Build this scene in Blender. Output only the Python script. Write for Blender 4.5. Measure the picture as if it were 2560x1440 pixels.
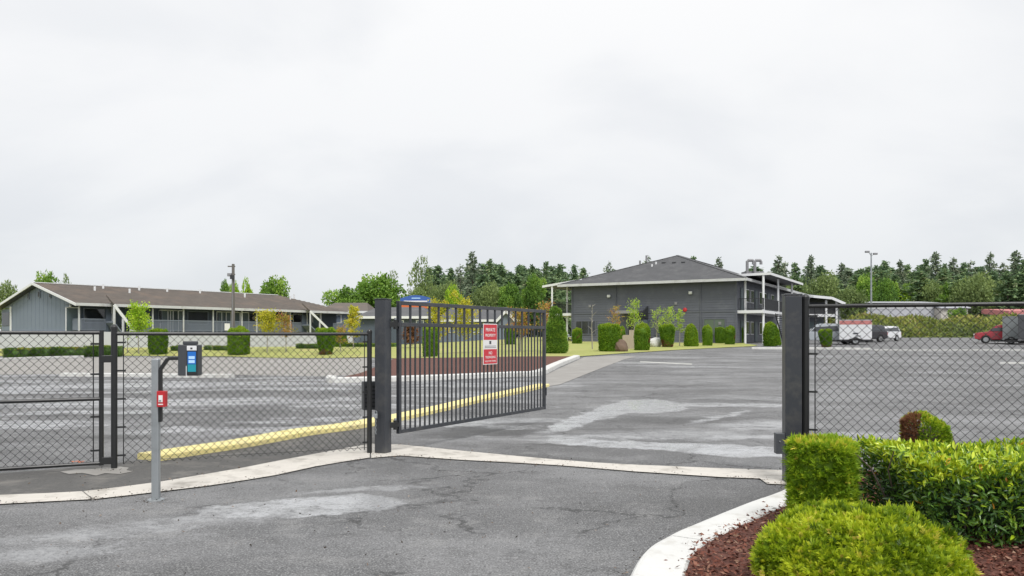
import bpy, bmesh, math, random
import numpy as np
from mathutils import Vector, Matrix

for o in list(bpy.data.objects):
    bpy.data.objects.remove(o)
S = bpy.context.scene
COL = S.collection
R = math.radians
random.seed(7)

# ------------------------------------------------------------------ camera
FPX, HOR, EYE = 2000.0, 842.0, 1.5          # focal length and horizon row of the 2560 px wide photograph, eye height
cam = bpy.data.cameras.new('camera')
cam.sensor_width = 36.0
cam.lens = 36.0 * FPX / 2560.0
cam.shift_y = (HOR - 720.0) / 2560.0
cam.clip_start = 0.05
cam.clip_end = 6000
camo = bpy.data.objects.new('camera', cam)
camo.location = (0, 0, EYE)
camo.rotation_euler = (R(90), 0, 0)
COL.objects.link(camo)
S.camera = camo

# ------------------------------------------------------------------ overcast sky
SUN_EL, SUN_AZ = 55.0, 162.0               # azimuth clockwise from +Y
world = bpy.data.worlds.new('World')
S.world = world
world.use_nodes = True
nt = world.node_tree
nt.nodes.clear()
def wn(t, **k):
    n = nt.nodes.new(t)
    for a, v in k.items(): setattr(n, a, v)
    return n
wl = nt.links.new
tc = wn('ShaderNodeTexCoord')
sep = wn('ShaderNodeSeparateXYZ'); wl(tc.outputs['Generated'], sep.inputs[0])
zc = wn('ShaderNodeMath', operation='MAXIMUM'); wl(sep.outputs[2], zc.inputs[0]); zc.inputs[1].default_value = 0.0
zo = wn('ShaderNodeMath', operation='ADD'); wl(zc.outputs[0], zo.inputs[0]); zo.inputs[1].default_value = 0.42
dv = wn('ShaderNodeVectorMath', operation='DIVIDE'); wl(tc.outputs['Generated'], dv.inputs[0]); 
cz = wn('ShaderNodeCombineXYZ'); [wl(zo.outputs[0], cz.inputs[i]) for i in range(3)]
wl(cz.outputs[0], dv.inputs[1])
mp = wn('ShaderNodeMapping'); mp.inputs['Scale'].default_value = (0.9, 1.1, 0.0); mp.inputs['Location'].default_value = (3.1, 1.7, 0)
mp.inputs['Rotation'].default_value = (0, 0, R(22))
wl(dv.outputs[0], mp.inputs['Vector'])
no = wn('ShaderNodeTexNoise'); no.inputs['Scale'].default_value = 1.9; no.inputs['Detail'].default_value = 7; no.inputs['Roughness'].default_value = 0.50
no.inputs['Distortion'].default_value = 0.35
wl(mp.outputs[0], no.inputs['Vector'])
cr = wn('ShaderNodeMapRange'); cr.inputs['From Min'].default_value = 0.34; cr.inputs['From Max'].default_value = 0.60
cr.interpolation_type = 'SMOOTHSTEP'
wl(no.outputs['Fac'], cr.inputs['Value'])
gr = wn('ShaderNodeValToRGB')              # brightness of an overcast sky by height (horizon -> zenith)
gr.color_ramp.elements[0].position = 0.0; gr.color_ramp.elements[0].color = (0.70, 0.728, 0.762, 1)
gr.color_ramp.elements[1].position = 1.0; gr.color_ramp.elements[1].color = (1.16, 1.16, 1.16, 1)
e = gr.color_ramp.elements.new(0.18); e.color = (0.845, 0.855, 0.870, 1)
e = gr.color_ramp.elements.new(0.40); e.color = (0.93, 0.933, 0.938, 1)
wl(zc.outputs[0], gr.inputs[0])
mc = wn('ShaderNodeMix', data_type='RGBA', blend_type='MULTIPLY'); mc.inputs[0].default_value = 1.0
lo = wn('ShaderNodeMix', data_type='RGBA')
lo.inputs[6].default_value = (0.918, 0.924, 0.934, 1); lo.inputs[7].default_value = (1.02, 1.015, 1.008, 1)
wl(cr.outputs[0], lo.inputs[0])
wl(gr.outputs[0], mc.inputs[6]); wl(lo.outputs[2], mc.inputs[7])
bgc = wn('ShaderNodeBackground'); bgc.inputs[1].default_value = 0.72; wl(mc.outputs[2], bgc.inputs[0])
sky = wn('ShaderNodeTexSky'); sky.sky_type = 'NISHITA'; sky.sun_disc = False
sky.sun_elevation = R(SUN_EL); sky.sun_rotation = R(SUN_AZ)
bgn = wn('ShaderNodeBackground'); bgn.inputs[1].default_value = 0.10; wl(sky.outputs[0], bgn.inputs[0])
mx = wn('ShaderNodeMixShader'); mx.inputs[0].default_value = 0.95; wl(bgn.outputs[0], mx.inputs[1]); wl(bgc.outputs[0], mx.inputs[2])
wo = wn('ShaderNodeOutputWorld'); wl(mx.outputs[0], wo.inputs[0])

sun = bpy.data.lights.new('sun', 'SUN'); sun.energy = 1.5; sun.angle = R(20); sun.color = (1.0, 0.975, 0.94)
suno = bpy.data.objects.new('sun', sun)
d = Vector((math.sin(R(SUN_AZ)) * math.cos(R(SUN_EL)), math.cos(R(SUN_AZ)) * math.cos(R(SUN_EL)), math.sin(R(SUN_EL))))
suno.rotation_euler = (-d).to_track_quat('-Z', 'Y').to_euler()
suno.location = d * 50
COL.objects.link(suno)
S.view_settings.view_transform = 'Standard'
S.view_settings.look = 'None'
S.view_settings.exposure = 0.58
S.view_settings.gamma = 1.0
S.view_settings.use_curve_mapping = False
S.cycles.max_bounces = 6
S.cycles.use_denoising = True

# ------------------------------------------------------------------ helpers
def sstep(a, b, x):
    t = min(1.0, max(0.0, (x - a) / (b - a)))
    return t * t * (3 - 2 * t)
def gz(x, y):                               # height of the ground
    t = y - 18.0
    r = 0.0165 * (t if t > 6 else (max(0.0, t + 6) ** 2) / 24.0)
    k = sstep(-16, 4, x)
    return k * min(r, 1.44) + (1 - k) * 0.55 * sstep(57.5, 66, y)
def at(px, Y): return (px - 1280.0) * Y / FPX
def zat(py, Y): return EYE + (HOR - py) * Y / FPX
def P(px, py, dz=0.0):                      # where the sight line through a pixel meets the ground
    lo_, hi_ = 2.5, 260.0
    for _ in range(60):
        m = 0.5 * (lo_ + hi_)
        if HOR + FPX * (EYE - gz(at(px, m), m) - dz) / m > py: lo_ = m
        else: hi_ = m
    return (at(px, lo_), lo_)

def tag(o, label=None, cat=None, group=None, kind=None):
    if label: o['label'] = label
    if cat: o['category'] = cat
    if group: o['group'] = group
    if kind: o['kind'] = kind
    return o
def thing(name, label, cat, loc=(0, 0, 0), rotz=0.0, group=None):
    o = bpy.data.objects.new(name, None)
    o.empty_display_size = 0.2
    COL.objects.link(o)
    o.location = loc; o.rotation_euler = (0, 0, rotz)
    tag(o, label, cat, group)
    return o
def copy_tree(o, parent=None):
    c = o.copy(); COL.objects.link(c); c.parent = parent
    for ch in list(o.children): copy_tree(ch, c)
    return c

class MB:
    """collects simple shapes; build() makes them one mesh object"""
    def __init__(s): s.v = []; s.f = []; s.m = []
    def add(s, vs, fs, mi=0):
        b = len(s.v); s.v += [tuple(v) for v in vs]
        s.f += [tuple(i + b for i in f) for f in fs]; s.m += [mi] * len(fs)
        return s
    def box(s, x0, x1, y0, y1, z0, z1, mi=0):
        return s.add([(x0,y0,z0),(x1,y0,z0),(x1,y1,z0),(x0,y1,z0),(x0,y0,z1),(x1,y0,z1),(x1,y1,z1),(x0,y1,z1)],
                     [(3,2,1,0),(4,5,6,7),(0,1,5,4),(1,2,6,5),(2,3,7,6),(3,0,4,7)], mi)
    def obox(s, o, ax, ay, az, mi=0):        # box from a corner along three vectors
        o = Vector(o); ax = Vector(ax); ay = Vector(ay); az = Vector(az)
        vs = [o, o+ax, o+ax+ay, o+ay, o+az, o+ax+az, o+ax+ay+az, o+ay+az]
        if ax.cross(ay).dot(az) < 0: fs = [(0,1,2,3),(7,6,5,4),(4,5,1,0),(5,6,2,1),(6,7,3,2),(7,4,0,3)]
        else: fs = [(3,2,1,0),(4,5,6,7),(0,1,5,4),(1,2,6,5),(2,3,7,6),(3,0,4,7)]
        return s.add(vs, fs, mi)
    def bar(s, p0, p1, w, h, up=(0, 0, 1), mi=0):   # rectangular bar between two points, w sideways, h along up
        p0 = Vector(p0); p1 = Vector(p1); d = (p1 - p0).normalized(); up = Vector(up)
        sd = d.cross(up).normalized(); up = sd.cross(d).normalized()
        return s.obox(p0 - sd*w/2 - up*h/2, sd*w, p1 - p0, up*h, mi)
    def tube(s, pts, r, n=8, caps=True, mi=0):
        pts = [Vector(p) for p in pts]
        rs = r if isinstance(r, (list, tuple)) else [r] * len(pts)
        vs = []; fs = []; ref = None
        for i, p in enumerate(pts):
            d = (pts[min(i+1, len(pts)-1)] - pts[max(i-1, 0)]).normalized()
            if ref is None: ref = Vector((1,0,0)) if abs(d.x) < .8 else Vector((0,1,0))
            a = d.cross(ref).normalized(); b = d.cross(a).normalized(); ref = a.cross(d)
            for k in range(n):
                t = 2*math.pi*(k+.5)/n
                vs.append(p + (a*math.cos(t) + b*math.sin(t)) * rs[i])
        for i in range(len(pts)-1):
            for k in range(n):
                fs.append((i*n+k, i*n+(k+1)%n, (i+1)*n+(k+1)%n, (i+1)*n+k))
        if caps:
            fs.append(tuple(reversed(range(n)))); fs.append(tuple((len(pts)-1)*n+k for k in range(n)))
        return s.add(vs, fs, mi)
    def lathe(s, c, prof, n=20, mi=0):       # prof: (radius, z) bottom to top
        vs = []; fs = []
        for r_, z in prof:
            for k in range(n):
                t = 2*math.pi*k/n
                vs.append((c[0]+r_*math.cos(t), c[1]+r_*math.sin(t), c[2]+z))
        for i in range(len(prof)-1):
            for k in range(n):
                fs.append((i*n+k, i*n+(k+1)%n, (i+1)*n+(k+1)%n, (i+1)*n+k))
        fs.append(tuple(reversed(range(n)))); fs.append(tuple((len(prof)-1)*n+k for k in range(n)))
        return s.add(vs, fs, mi)
    def build(s, name, mat, parent=None, base=None, bevel=0.0, smooth=False, flip=False):
        off = Vector(base) if base is not None else (Vector(parent.location) if (parent is not None and parent.type == 'EMPTY') else
              (Vector(parent.parent.location) if parent is not None and parent.parent is not None else Vector((0,0,0))))
        me = bpy.data.meshes.new(name)
        me.from_pydata([(v[0]-off.x, v[1]-off.y, v[2]-off.z) for v in s.v], [], s.f)
        for m in (mat if isinstance(mat, (list, tuple)) else [mat]): me.materials.append(m)
        if isinstance(mat, (list, tuple)): me.polygons.foreach_set('material_index', s.m)
        if smooth: me.polygons.foreach_set('use_smooth', [True]*len(me.polygons))
        o = bpy.data.objects.new(name, me); COL.objects.link(o)
        if parent is not None: o.parent = parent
        else: o.location = off
        if bevel:
            b = o.modifiers.new('bevel', 'BEVEL'); b.width = bevel; b.segments = 2; b.limit_method = 'ANGLE'; b.angle_limit = R(40)
        return o

# ------------------------------------------------------------------ materials
def nodes(name):
    m = bpy.data.materials.new(name); m.use_nodes = True
    t = m.node_tree; t.nodes.clear()
    out = t.nodes.new('ShaderNodeOutputMaterial'); b = t.nodes.new('ShaderNodeBsdfPrincipled')
    t.links.new(b.outputs[0], out.inputs[0])
    return m, t, b, out
def col(c): return (c[0], c[1], c[2], 1)
def pmat(name, c, rough=0.6, var=0.12, scale=4.0, metal=0.0, bump=0.0, bscale=60.0, dirt=None, dscale=1.2, spec=0.5, stretch=(1,1,1), coat=0.0):
    """painted / plain surface: fine mottling of the base colour, faint relief, optional dirt"""
    m, t, b, _ = nodes(name)
    L = t.links.new; N = t.nodes.new
    tcn = N('ShaderNodeTexCoord'); mpn = N('ShaderNodeMapping'); mpn.inputs['Scale'].default_value = stretch
    L(tcn.outputs['Object'], mpn.inputs[0])
    n = N('ShaderNodeTexNoise'); n.inputs['Scale'].default_value = scale; n.inputs['Detail'].default_value = 5; n.inputs['Roughness'].default_value = .6
    L(mpn.outputs[0], n.inputs['Vector'])
    mix = N('ShaderNodeMix'); mix.data_type = 'RGBA'
    mix.inputs[6].default_value = col([x*(1-var) for x in c]); mix.inputs[7].default_value = col([min(1, x*(1+var)) for x in c])
    L(n.outputs['Fac'], mix.inputs[0])
    src = mix.outputs[2]
    if dirt:
        n2 = N('ShaderNodeTexNoise'); n2.inputs['Scale'].default_value = dscale; n2.inputs['Detail'].default_value = 8; n2.inputs['Roughness'].default_value = .68
        L(tcn.outputs['Object'], n2.inputs['Vector'])
        mr = N('ShaderNodeMapRange'); mr.inputs['From Min'].default_value = .5; mr.inputs['From Max'].default_value = .72; L(n2.outputs['Fac'], mr.inputs[0])
        m2 = N('ShaderNodeMix'); m2.data_type = 'RGBA'; L(mr.outputs[0], m2.inputs[0]); L(src, m2.inputs[6]); m2.inputs[7].default_value = col(dirt)
        src = m2.outputs[2]
    L(src, b.inputs['Base Color'])
    rm = N('ShaderNodeMapRange'); rm.inputs['To Min'].default_value = max(0.03, rough-.08); rm.inputs['To Max'].default_value = min(1, rough+.08)
    L(n.outputs['Fac'], rm.inputs[0]); L(rm.outputs[0], b.inputs['Roughness'])
    b.inputs['Metallic'].default_value = metal
    b.inputs['Specular IOR Level'].default_value = spec
    b.inputs['Coat Weight'].default_value = coat
    if bump:
        n3 = N('ShaderNodeTexNoise'); n3.inputs['Scale'].default_value = bscale; n3.inputs['Detail'].default_value = 3
        L(mpn.outputs[0], n3.inputs['Vector'])
        bp = N('ShaderNodeBump'); bp.inputs['Strength'].default_value = bump; bp.inputs['Distance'].default_value = 0.01
        L(n3.outputs['Fac'], bp.inputs['Height']); L(bp.outputs[0], b.inputs['Normal'])
    return m
def leafmat(name, stops, trans=0.3, rough=0.5, big=0.0, spec=0.35):
    """leaf colour picked per leaf (attribute rnd) from a ramp, light coming through the blade"""
    m, t, b, out = nodes(name)
    L = t.links.new; N = t.nodes.new
    a = N('ShaderNodeAttribute'); a.attribute_name = 'rnd'
    ramp = N('ShaderNodeValToRGB'); el = ramp.color_ramp.elements
    el[0].position = stops[0][0]; el[0].color = col(stops[0][1]); el[1].position = stops[-1][0]; el[1].color = col(stops[-1][1])
    for p_, c_ in stops[1:-1]:
        x = el.new(p_); x.color = col(c_)
    oi = N('ShaderNodeObjectInfo')
    ad = N('ShaderNodeMath'); ad.operation = 'MULTIPLY_ADD'; L(oi.outputs['Random'], ad.inputs[0]); ad.inputs[1].default_value = big; L(a.outputs['Fac'], ad.inputs[2])
    L(ad.outputs[0], ramp.inputs[0])
    L(ramp.outputs[0], b.inputs['Base Color']); b.inputs['Roughness'].default_value = rough; b.inputs['Specular IOR Level'].default_value = spec
    tr = N('ShaderNodeBsdfTranslucent'); L(ramp.outputs[0], tr.inputs[0])
    mix = N('ShaderNodeMixShader'); mix.inputs[0].default_value = trans
    L(b.outputs[0], mix.inputs[1]); L(tr.outputs[0], mix.inputs[2]); L(mix.outputs[0], out.inputs[0])
    return m
M = {}
M['steel'] = pmat('dark_powder_coated_steel', (0.034, 0.038, 0.046), 0.36, .18, 3, bump=.06, bscale=180, dirt=(.085, .083, .078), dscale=3.5, spec=.6)
M['black'] = pmat('black_vinyl_coating', (0.018, 0.019, 0.020), 0.38, .15, 6)
M['galv'] = pmat('galvanised_steel', (0.36, 0.385, 0.40), 0.42, .12, 14, metal=.55, dirt=(.26, .275, .28), dscale=5, stretch=(1, 1, .15))
M['conc'] = pmat('pale_concrete', (0.58, 0.55, 0.50), 0.85, .16, 5, bump=.3, bscale=70, dirt=(.30, .275, .24), dscale=2.6)
M['whitec'] = pmat('white_painted_concrete', (0.64, 0.64, 0.62), 0.85, .12, 3, bump=.35, bscale=60, dirt=(.46, .44, .40), dscale=3.5)
M['yellow'] = pmat('yellow_kerb_paint', (0.80, 0.70, 0.31), 0.8, .12, 3, bump=.3, bscale=60, dirt=(.56, .49, .28), dscale=3.0)
M['white'] = pmat('white_trim_paint', (0.74, 0.75, 0.76), 0.6, .06, 2)
M['offwhite'] = pmat('offwhite_gutter_paint', (.56, .57, .58), .5, .08, 2, dirt=(.42, .42, .41), dscale=1.5)
M['grey_wall'] = pmat('dark_grey_siding', (0.108, 0.117, 0.143), 0.62, .14, .8, dirt=(.145, .153, .178), dscale=.9)
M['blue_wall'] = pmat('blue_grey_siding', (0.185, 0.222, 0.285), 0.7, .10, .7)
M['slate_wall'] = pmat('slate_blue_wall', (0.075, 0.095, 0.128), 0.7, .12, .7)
M['rail_blue'] = pmat('blue_grey_railing', (0.20, 0.23, 0.28), 0.6, .1, 1.0)
M['rail_dark'] = pmat('charcoal_railing', (0.03, 0.032, 0.036), 0.5, .1, 1.0)
M['shingle_g'] = pmat('grey_asphalt_shingles', (0.105, 0.107, 0.112), 0.9, .28, 1.1, bump=.6, bscale=9, dirt=(.15, .15, .152), dscale=.8)
M['shingle_b'] = pmat('brown_asphalt_shingles', (0.128, 0.110, 0.095), 0.9, .38, 1.6, bump=.6, bscale=9, dirt=(.19, .145, .115), dscale=.45)
M['door'] = pmat('teal_grey_door', (0.10, 0.135, 0.15), 0.5, .1, 1.0)
M['vinyl'] = pmat('white_vinyl_panel', (0.50, 0.51, 0.55), 0.55, .05, .6)
M['screen_dark'] = pmat('black_plastic', (0.022, 0.024, 0.027), 0.35, .1, 8)
M['box_grey'] = pmat('grey_enclosure', (0.055, 0.06, 0.068), 0.45, .1, 6)
M['red'] = pmat('red_enamel', (0.50, 0.022, 0.03), 0.4, .1, 5)
M['redsign'] = pmat('red_sign_print', (0.60, 0.035, 0.05), 0.5, .06, 5)
M['signwhite'] = pmat('white_sign_print', (0.80, 0.79, 0.78), 0.5, .04, 5)
M['redroof'] = pmat('faded_red_roof', (.52, .20, .19), .7, .1, 2)
M['bark'] = pmat('grey_brown_bark', (0.12, 0.095, 0.075), 0.9, .3, 6, bump=.5, bscale=12, stretch=(1, 1, .2))
M['palebark'] = pmat('pale_young_bark', (0.30, 0.28, 0.24), 0.9, .2, 8)
M['stone'] = pmat('brown_stone', (0.16, 0.11, 0.08), 0.9, .3, 3, bump=.5, bscale=10)
M['timber'] = pmat('weathered_timber', (0.42, 0.36, 0.28), 0.85, .2, 5, stretch=(4, 4, .5))
M['pole'] = pmat('weathered_pole_wood', (0.15, 0.14, 0.13), 0.9, .2, 4, stretch=(1, 1, .1))
M['tyre'] = pmat('tyre_rubber', (0.02, 0.02, 0.021), 0.85, .1, 6)
M['rim'] = pmat('alloy_rim', (0.45, 0.46, 0.47), 0.35, .08, 6, metal=.7)
M['chrome'] = pmat('grey_bumper', (0.25, 0.25, 0.26), 0.4, .08, 4)
M['signblue'] = pmat('blue_sign_print', (0.05, 0.13, 0.42), 0.5, .08, 2)
M['orange'] = pmat('orange_sign_print', (0.70, 0.17, 0.05), 0.5, .08, 2)
M['greybox'] = pmat('grey_trailer_skin', (0.22, 0.24, 0.245), 0.5, .1, 1)
def glassmat(name, c, rough=0.08):
    m = pmat(name, c, rough, .2, .8, spec=.8); return m
M['glass'] = glassmat('dark_window_glass', (0.03, 0.036, 0.042))
M['greenglass'] = glassmat('greenish_window_glass', (0.10, 0.14, 0.10))
M['blueglass'] = glassmat('pale_window_glass', (0.16, 0.20, 0.26))
def emis(name, c, s):
    m, t, b, _ = nodes(name); 
    n = t.nodes.new('ShaderNodeTexNoise'); n.inputs['Scale'].default_value = 30
    mx_ = t.nodes.new('ShaderNodeMix'); mx_.data_type = 'RGBA'; mx_.inputs[6].default_value = col([x*.85 for x in c]); mx_.inputs[7].default_value = col(c)
    t.links.new(n.outputs['Fac'], mx_.inputs[0]); t.links.new(mx_.outputs[2], b.inputs['Base Color']); t.links.new(mx_.outputs[2], b.inputs['Emission Color'])
    b.inputs['Emission Strength'].default_value = s; b.inputs['Roughness'].default_value = .15
    return m
M['lcd_blue'] = emis('screen_blue', (0.012, 0.10, 0.34), .55)
M['lcd_teal'] = emis('screen_teal', (0.012, 0.19, 0.24), .5)
M['lcd_pale'] = emis('screen_pale', (0.30, 0.46, 0.62), .5)
def carpaint(name, c): return pmat(name, c, .22, .05, 2, coat=.6)
M['car_red'] = carpaint('red_car_paint', (0.42, 0.03, 0.045))
M['car_silver'] = carpaint('silver_car_paint', (0.36, 0.39, 0.42))
M['car_white'] = carpaint('white_car_paint', (0.72, 0.73, 0.75))
M['car_dark'] = carpaint('charcoal_car_paint', (0.05, 0.052, 0.058))

# asphalt: speckled stone, older and newer patches, damp films that shine
def asphalt():
    m, t, b, _ = nodes('worn_damp_asphalt')
    L = t.links.new; N = t.nodes.new
    tcn = N('ShaderNodeTexCoord')
    def noise(scale, detail=4, rough=.55, vec=None, dist=0):
        n = N('ShaderNodeTexNoise'); n.inputs['Scale'].default_value = scale; n.inputs['Detail'].default_value = detail
        n.inputs['Roughness'].default_value = rough; n.inputs['Distortion'].default_value = dist
        L(vec if vec else tcn.outputs['Object'], n.inputs['Vector']); return n.outputs['Fac']
    def rng(v, a, c, lo_=0.0, hi_=1.0, sm=True):
        r_ = N('ShaderNodeMapRange'); r_.inputs['From Min'].default_value = a; r_.inputs['From Max'].default_value = c
        r_.inputs['To Min'].default_value = lo_; r_.inputs['To Max'].default_value = hi_
        if sm: r_.interpolation_type = 'SMOOTHSTEP'
        L(v, r_.inputs['Value']); return r_.outputs[0]
    def mth(op, a, c):
        n = N('ShaderNodeMath'); n.operation = op
        for i, x in enumerate((a, c)):
            if isinstance(x, (int, float)): n.inputs[i].default_value = x
            else: L(x, n.inputs[i])
        return n.outputs[0]
    def mixc(f, a, c):
        n = N('ShaderNodeMix'); n.data_type = 'RGBA'
        if isinstance(f, (int, float)): n.inputs[0].default_value = f
        else: L(f, n.inputs[0])
        for i, x in ((6, a), (7, c)):
            if isinstance(x, tuple): n.inputs[i].default_value = col(x)
            else: L(x, n.inputs[i])
        return n.outputs[2]
    # warped coordinates so patch outlines wander
    wv = N('ShaderNodeTexNoise'); wv.inputs['Scale'].default_value = 1.6; wv.inputs['Detail'].default_value = 8; wv.inputs['Roughness'].default_value = .68; L(tcn.outputs['Object'], wv.inputs['Vector'])
    wsub = N('ShaderNodeVectorMath'); wsub.operation = 'SUBTRACT'; L(wv.outputs['Color'], wsub.inputs[0]); wsub.inputs[1].default_value = (.5, .5, .5)
    wsc = N('ShaderNodeVectorMath'); wsc.operation = 'SCALE'; L(wsub.outputs[0], wsc.inputs[0]); wsc.inputs['Scale'].default_value = 0.85
    wad = N('ShaderNodeVectorMath'); wad.operation = 'ADD'; L(tcn.outputs['Object'], wad.inputs[0]); L(wsc.outputs[0], wad.inputs[1])
    def blob(cx, cy, ang, rx, ry, soft=.35):    # a patch with its own place and outline on the paving
        mp_ = N('ShaderNodeMapping'); mp_.vector_type = 'TEXTURE'
        mp_.inputs['Location'].default_value = (cx, cy, 0); mp_.inputs['Rotation'].default_value = (0, 0, ang); mp_.inputs['Scale'].default_value = (rx, ry, 1e6)
        L(wad.outputs[0], mp_.inputs[0])
        ln = N('ShaderNodeVectorMath'); ln.operation = 'LENGTH'; L(mp_.outputs[0], ln.inputs[0])
        return rng(ln.outputs['Value'], 1.0, 1.0 - soft)
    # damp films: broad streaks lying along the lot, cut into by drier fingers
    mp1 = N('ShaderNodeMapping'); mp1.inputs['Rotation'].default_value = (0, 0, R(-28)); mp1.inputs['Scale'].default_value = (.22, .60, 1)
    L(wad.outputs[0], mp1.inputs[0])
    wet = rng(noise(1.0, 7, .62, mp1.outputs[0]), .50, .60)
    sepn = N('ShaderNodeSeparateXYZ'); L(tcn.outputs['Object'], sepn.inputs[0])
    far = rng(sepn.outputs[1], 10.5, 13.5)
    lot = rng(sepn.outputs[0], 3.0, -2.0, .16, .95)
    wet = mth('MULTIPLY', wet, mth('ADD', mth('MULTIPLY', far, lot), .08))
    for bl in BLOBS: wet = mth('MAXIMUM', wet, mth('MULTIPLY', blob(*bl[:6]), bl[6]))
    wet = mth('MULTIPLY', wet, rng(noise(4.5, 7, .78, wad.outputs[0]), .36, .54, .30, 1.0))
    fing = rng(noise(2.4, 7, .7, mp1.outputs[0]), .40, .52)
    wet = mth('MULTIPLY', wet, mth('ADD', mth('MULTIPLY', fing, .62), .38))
    # stone colour: worn pale and dark damp areas, streaked along the lot
    spk = noise(70, 2, .75)
    spk2 = noise(24, 3, .66)
    spk3 = noise(8, 6, .74)
    big = noise(.33, 6, .62, wad.outputs[0])
    mid = noise(1.0, 7, .66, mp1.outputs[0])
    mott = noise(2.1, 6, .7)
    base = mixc(rng(big, .36, .66), (.088, .089, .091), (.178, .179, .182))
    base = mixc(mth('MULTIPLY', rng(mid, .48, .38), .75), base, (.075, .075, .076))
    base = mixc(mth('MULTIPLY', rng(mott, .52, .66), .40), base, (.27, .268, .262))
    base = mixc(mth('MULTIPLY', rng(mott, .47, .36), .55), base, (.075, .075, .075))
    base = mixc(mth('MULTIPLY', rng(spk, .51, .66), .75), base, (.36, .36, .36))
    base = mixc(mth('MULTIPLY', rng(spk, .47, .33), .9), base, (.045, .045, .045))
    base = mixc(mth('MULTIPLY', rng(spk2, .55, .68), .5), base, (.30, .30, .30))
    base = mixc(mth('MULTIPLY', rng(spk2, .43, .30), .75), base, (.055, .055, .055))
    base = mixc(mth('MULTIPLY', rng(spk3, .64, .72), .85), base, (.045, .045, .043))
    base = mixc(mth('MULTIPLY', rng(spk3, .37, .29), .45), base, (.34, .335, .32))
    # hair cracks in places
    vo = N('ShaderNodeTexVoronoi'); vo.feature = 'DISTANCE_TO_EDGE'; vo.inputs['Scale'].default_value = .55; L(wad.outputs[0], vo.inputs['Vector'])
    crk = mth('MULTIPLY', rng(vo.outputs['Distance'], .015, .004), rng(big, .56, .46))
    base = mixc(mth('MULTIPLY', crk, .8), base, (.035, .035, .035))
    # tar / tyre scuffs
    mp2 = N('ShaderNodeMapping'); mp2.inputs['Rotation'].default_value = (0, 0, R(-40)); mp2.inputs['Scale'].default_value = (.25, 2.2, 1); L(wad.outputs[0], mp2.inputs[0])
    base = mixc(mth('MULTIPLY', rng(noise(1.1, 4, .6, mp2.outputs[0]), .64, .74), .65), base, (.05, .05, .05))
    for bl in DARKS: base = mixc(mth('MULTIPLY', blob(*bl[:6]), bl[6]), base, (.062, .062, .061))
    # sky sheen of the damp patches, painted as a paler base colour
    sheen_tint = mth('MULTIPLY', wet, rng(spk2, .30, .55, .45, 1.0))
    base = mixc(mth('MULTIPLY', sheen_tint, .80), base, (.45, .457, .47))
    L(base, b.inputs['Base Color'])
    L(mth('MAXIMUM', mth('SUBTRACT', .74, mth('MULTIPLY', wet, .54)), .16), b.inputs['Roughness'])
    b.inputs['Specular IOR Level'].default_value = .5
    bp = N('ShaderNodeBump'); bp.inputs['Distance'].default_value = .006
    L(mth('SUBTRACT', .55, mth('MULTIPLY', wet, .40)), bp.inputs['Strength'])
    L(mth('ADD', spk, mth('MULTIPLY', spk2, .8)), bp.inputs['Height']); L(bp.outputs[0], b.inputs['Normal'])
    return m
DARKS = [(1.6, 6.0, R(38), 1.1, .06, .8, .7), (.2, 9.9, R(-20), 3.0, .35, .8, .45), (-3.2, 8.6, R(25), 2.6, .4, .8, .5), (2.2, 7.2, R(30), 1.2, .6, .9, .35), (-.2, 13.0, R(50), 2.2, .9, .6, .55), (2.9, 14.4, R(4), 1.8, .9, .5, .5),
    (1.9, 12.9, R(0), 1.1, .35, .5, .55), (-6.5, 11.8, R(18), 2.4, .5, .6, .6), (-7.5, 15.6, R(10), 4.5, .7, .6, .6), (-10, 21, R(6), 6, .9, .6, .5), (.6, 11.1, R(-15), .55, .16, .4, .6), (3.4, 30.2, R(0), 3, .7, .6, .4)]
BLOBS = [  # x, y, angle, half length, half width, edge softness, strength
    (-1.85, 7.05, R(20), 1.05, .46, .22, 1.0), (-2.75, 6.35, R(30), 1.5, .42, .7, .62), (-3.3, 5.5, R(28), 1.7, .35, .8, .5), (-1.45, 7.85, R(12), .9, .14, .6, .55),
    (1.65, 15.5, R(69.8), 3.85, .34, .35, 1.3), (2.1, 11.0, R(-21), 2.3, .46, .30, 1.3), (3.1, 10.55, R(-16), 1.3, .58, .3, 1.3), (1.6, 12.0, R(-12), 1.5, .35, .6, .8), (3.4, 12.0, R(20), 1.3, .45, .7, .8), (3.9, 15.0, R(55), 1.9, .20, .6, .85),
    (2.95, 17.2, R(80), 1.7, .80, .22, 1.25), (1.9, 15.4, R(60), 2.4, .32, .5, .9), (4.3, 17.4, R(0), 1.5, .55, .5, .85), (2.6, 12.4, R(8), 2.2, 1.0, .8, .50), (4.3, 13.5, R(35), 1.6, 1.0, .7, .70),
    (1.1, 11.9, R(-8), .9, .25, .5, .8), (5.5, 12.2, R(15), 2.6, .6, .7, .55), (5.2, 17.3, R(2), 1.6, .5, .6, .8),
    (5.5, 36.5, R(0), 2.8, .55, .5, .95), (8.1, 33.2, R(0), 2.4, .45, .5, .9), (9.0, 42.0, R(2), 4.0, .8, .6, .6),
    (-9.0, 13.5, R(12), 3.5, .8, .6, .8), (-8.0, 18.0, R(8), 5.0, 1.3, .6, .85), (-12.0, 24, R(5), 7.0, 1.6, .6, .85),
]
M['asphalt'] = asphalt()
M['asphalt_fill'] = pmat('dark_asphalt_fill', (.098, .096, .092), .85, .6, 26, bump=.6, bscale=90, dirt=(.19, .18, .165), dscale=2.4)
M['mulch'] = pmat('red_brown_mulch', (.11, .043, .031), .95, .45, 30, bump=1.0, bscale=45, dirt=(.19, .08, .055), dscale=12)
M['chips'] = leafmat('bark_chips', [(0, (.055, .020, .015)), (.5, (.165, .060, .042)), (.85, (.24, .10, .068)), (1, (.36, .24, .17))], trans=0, rough=.9, spec=.2)
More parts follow.
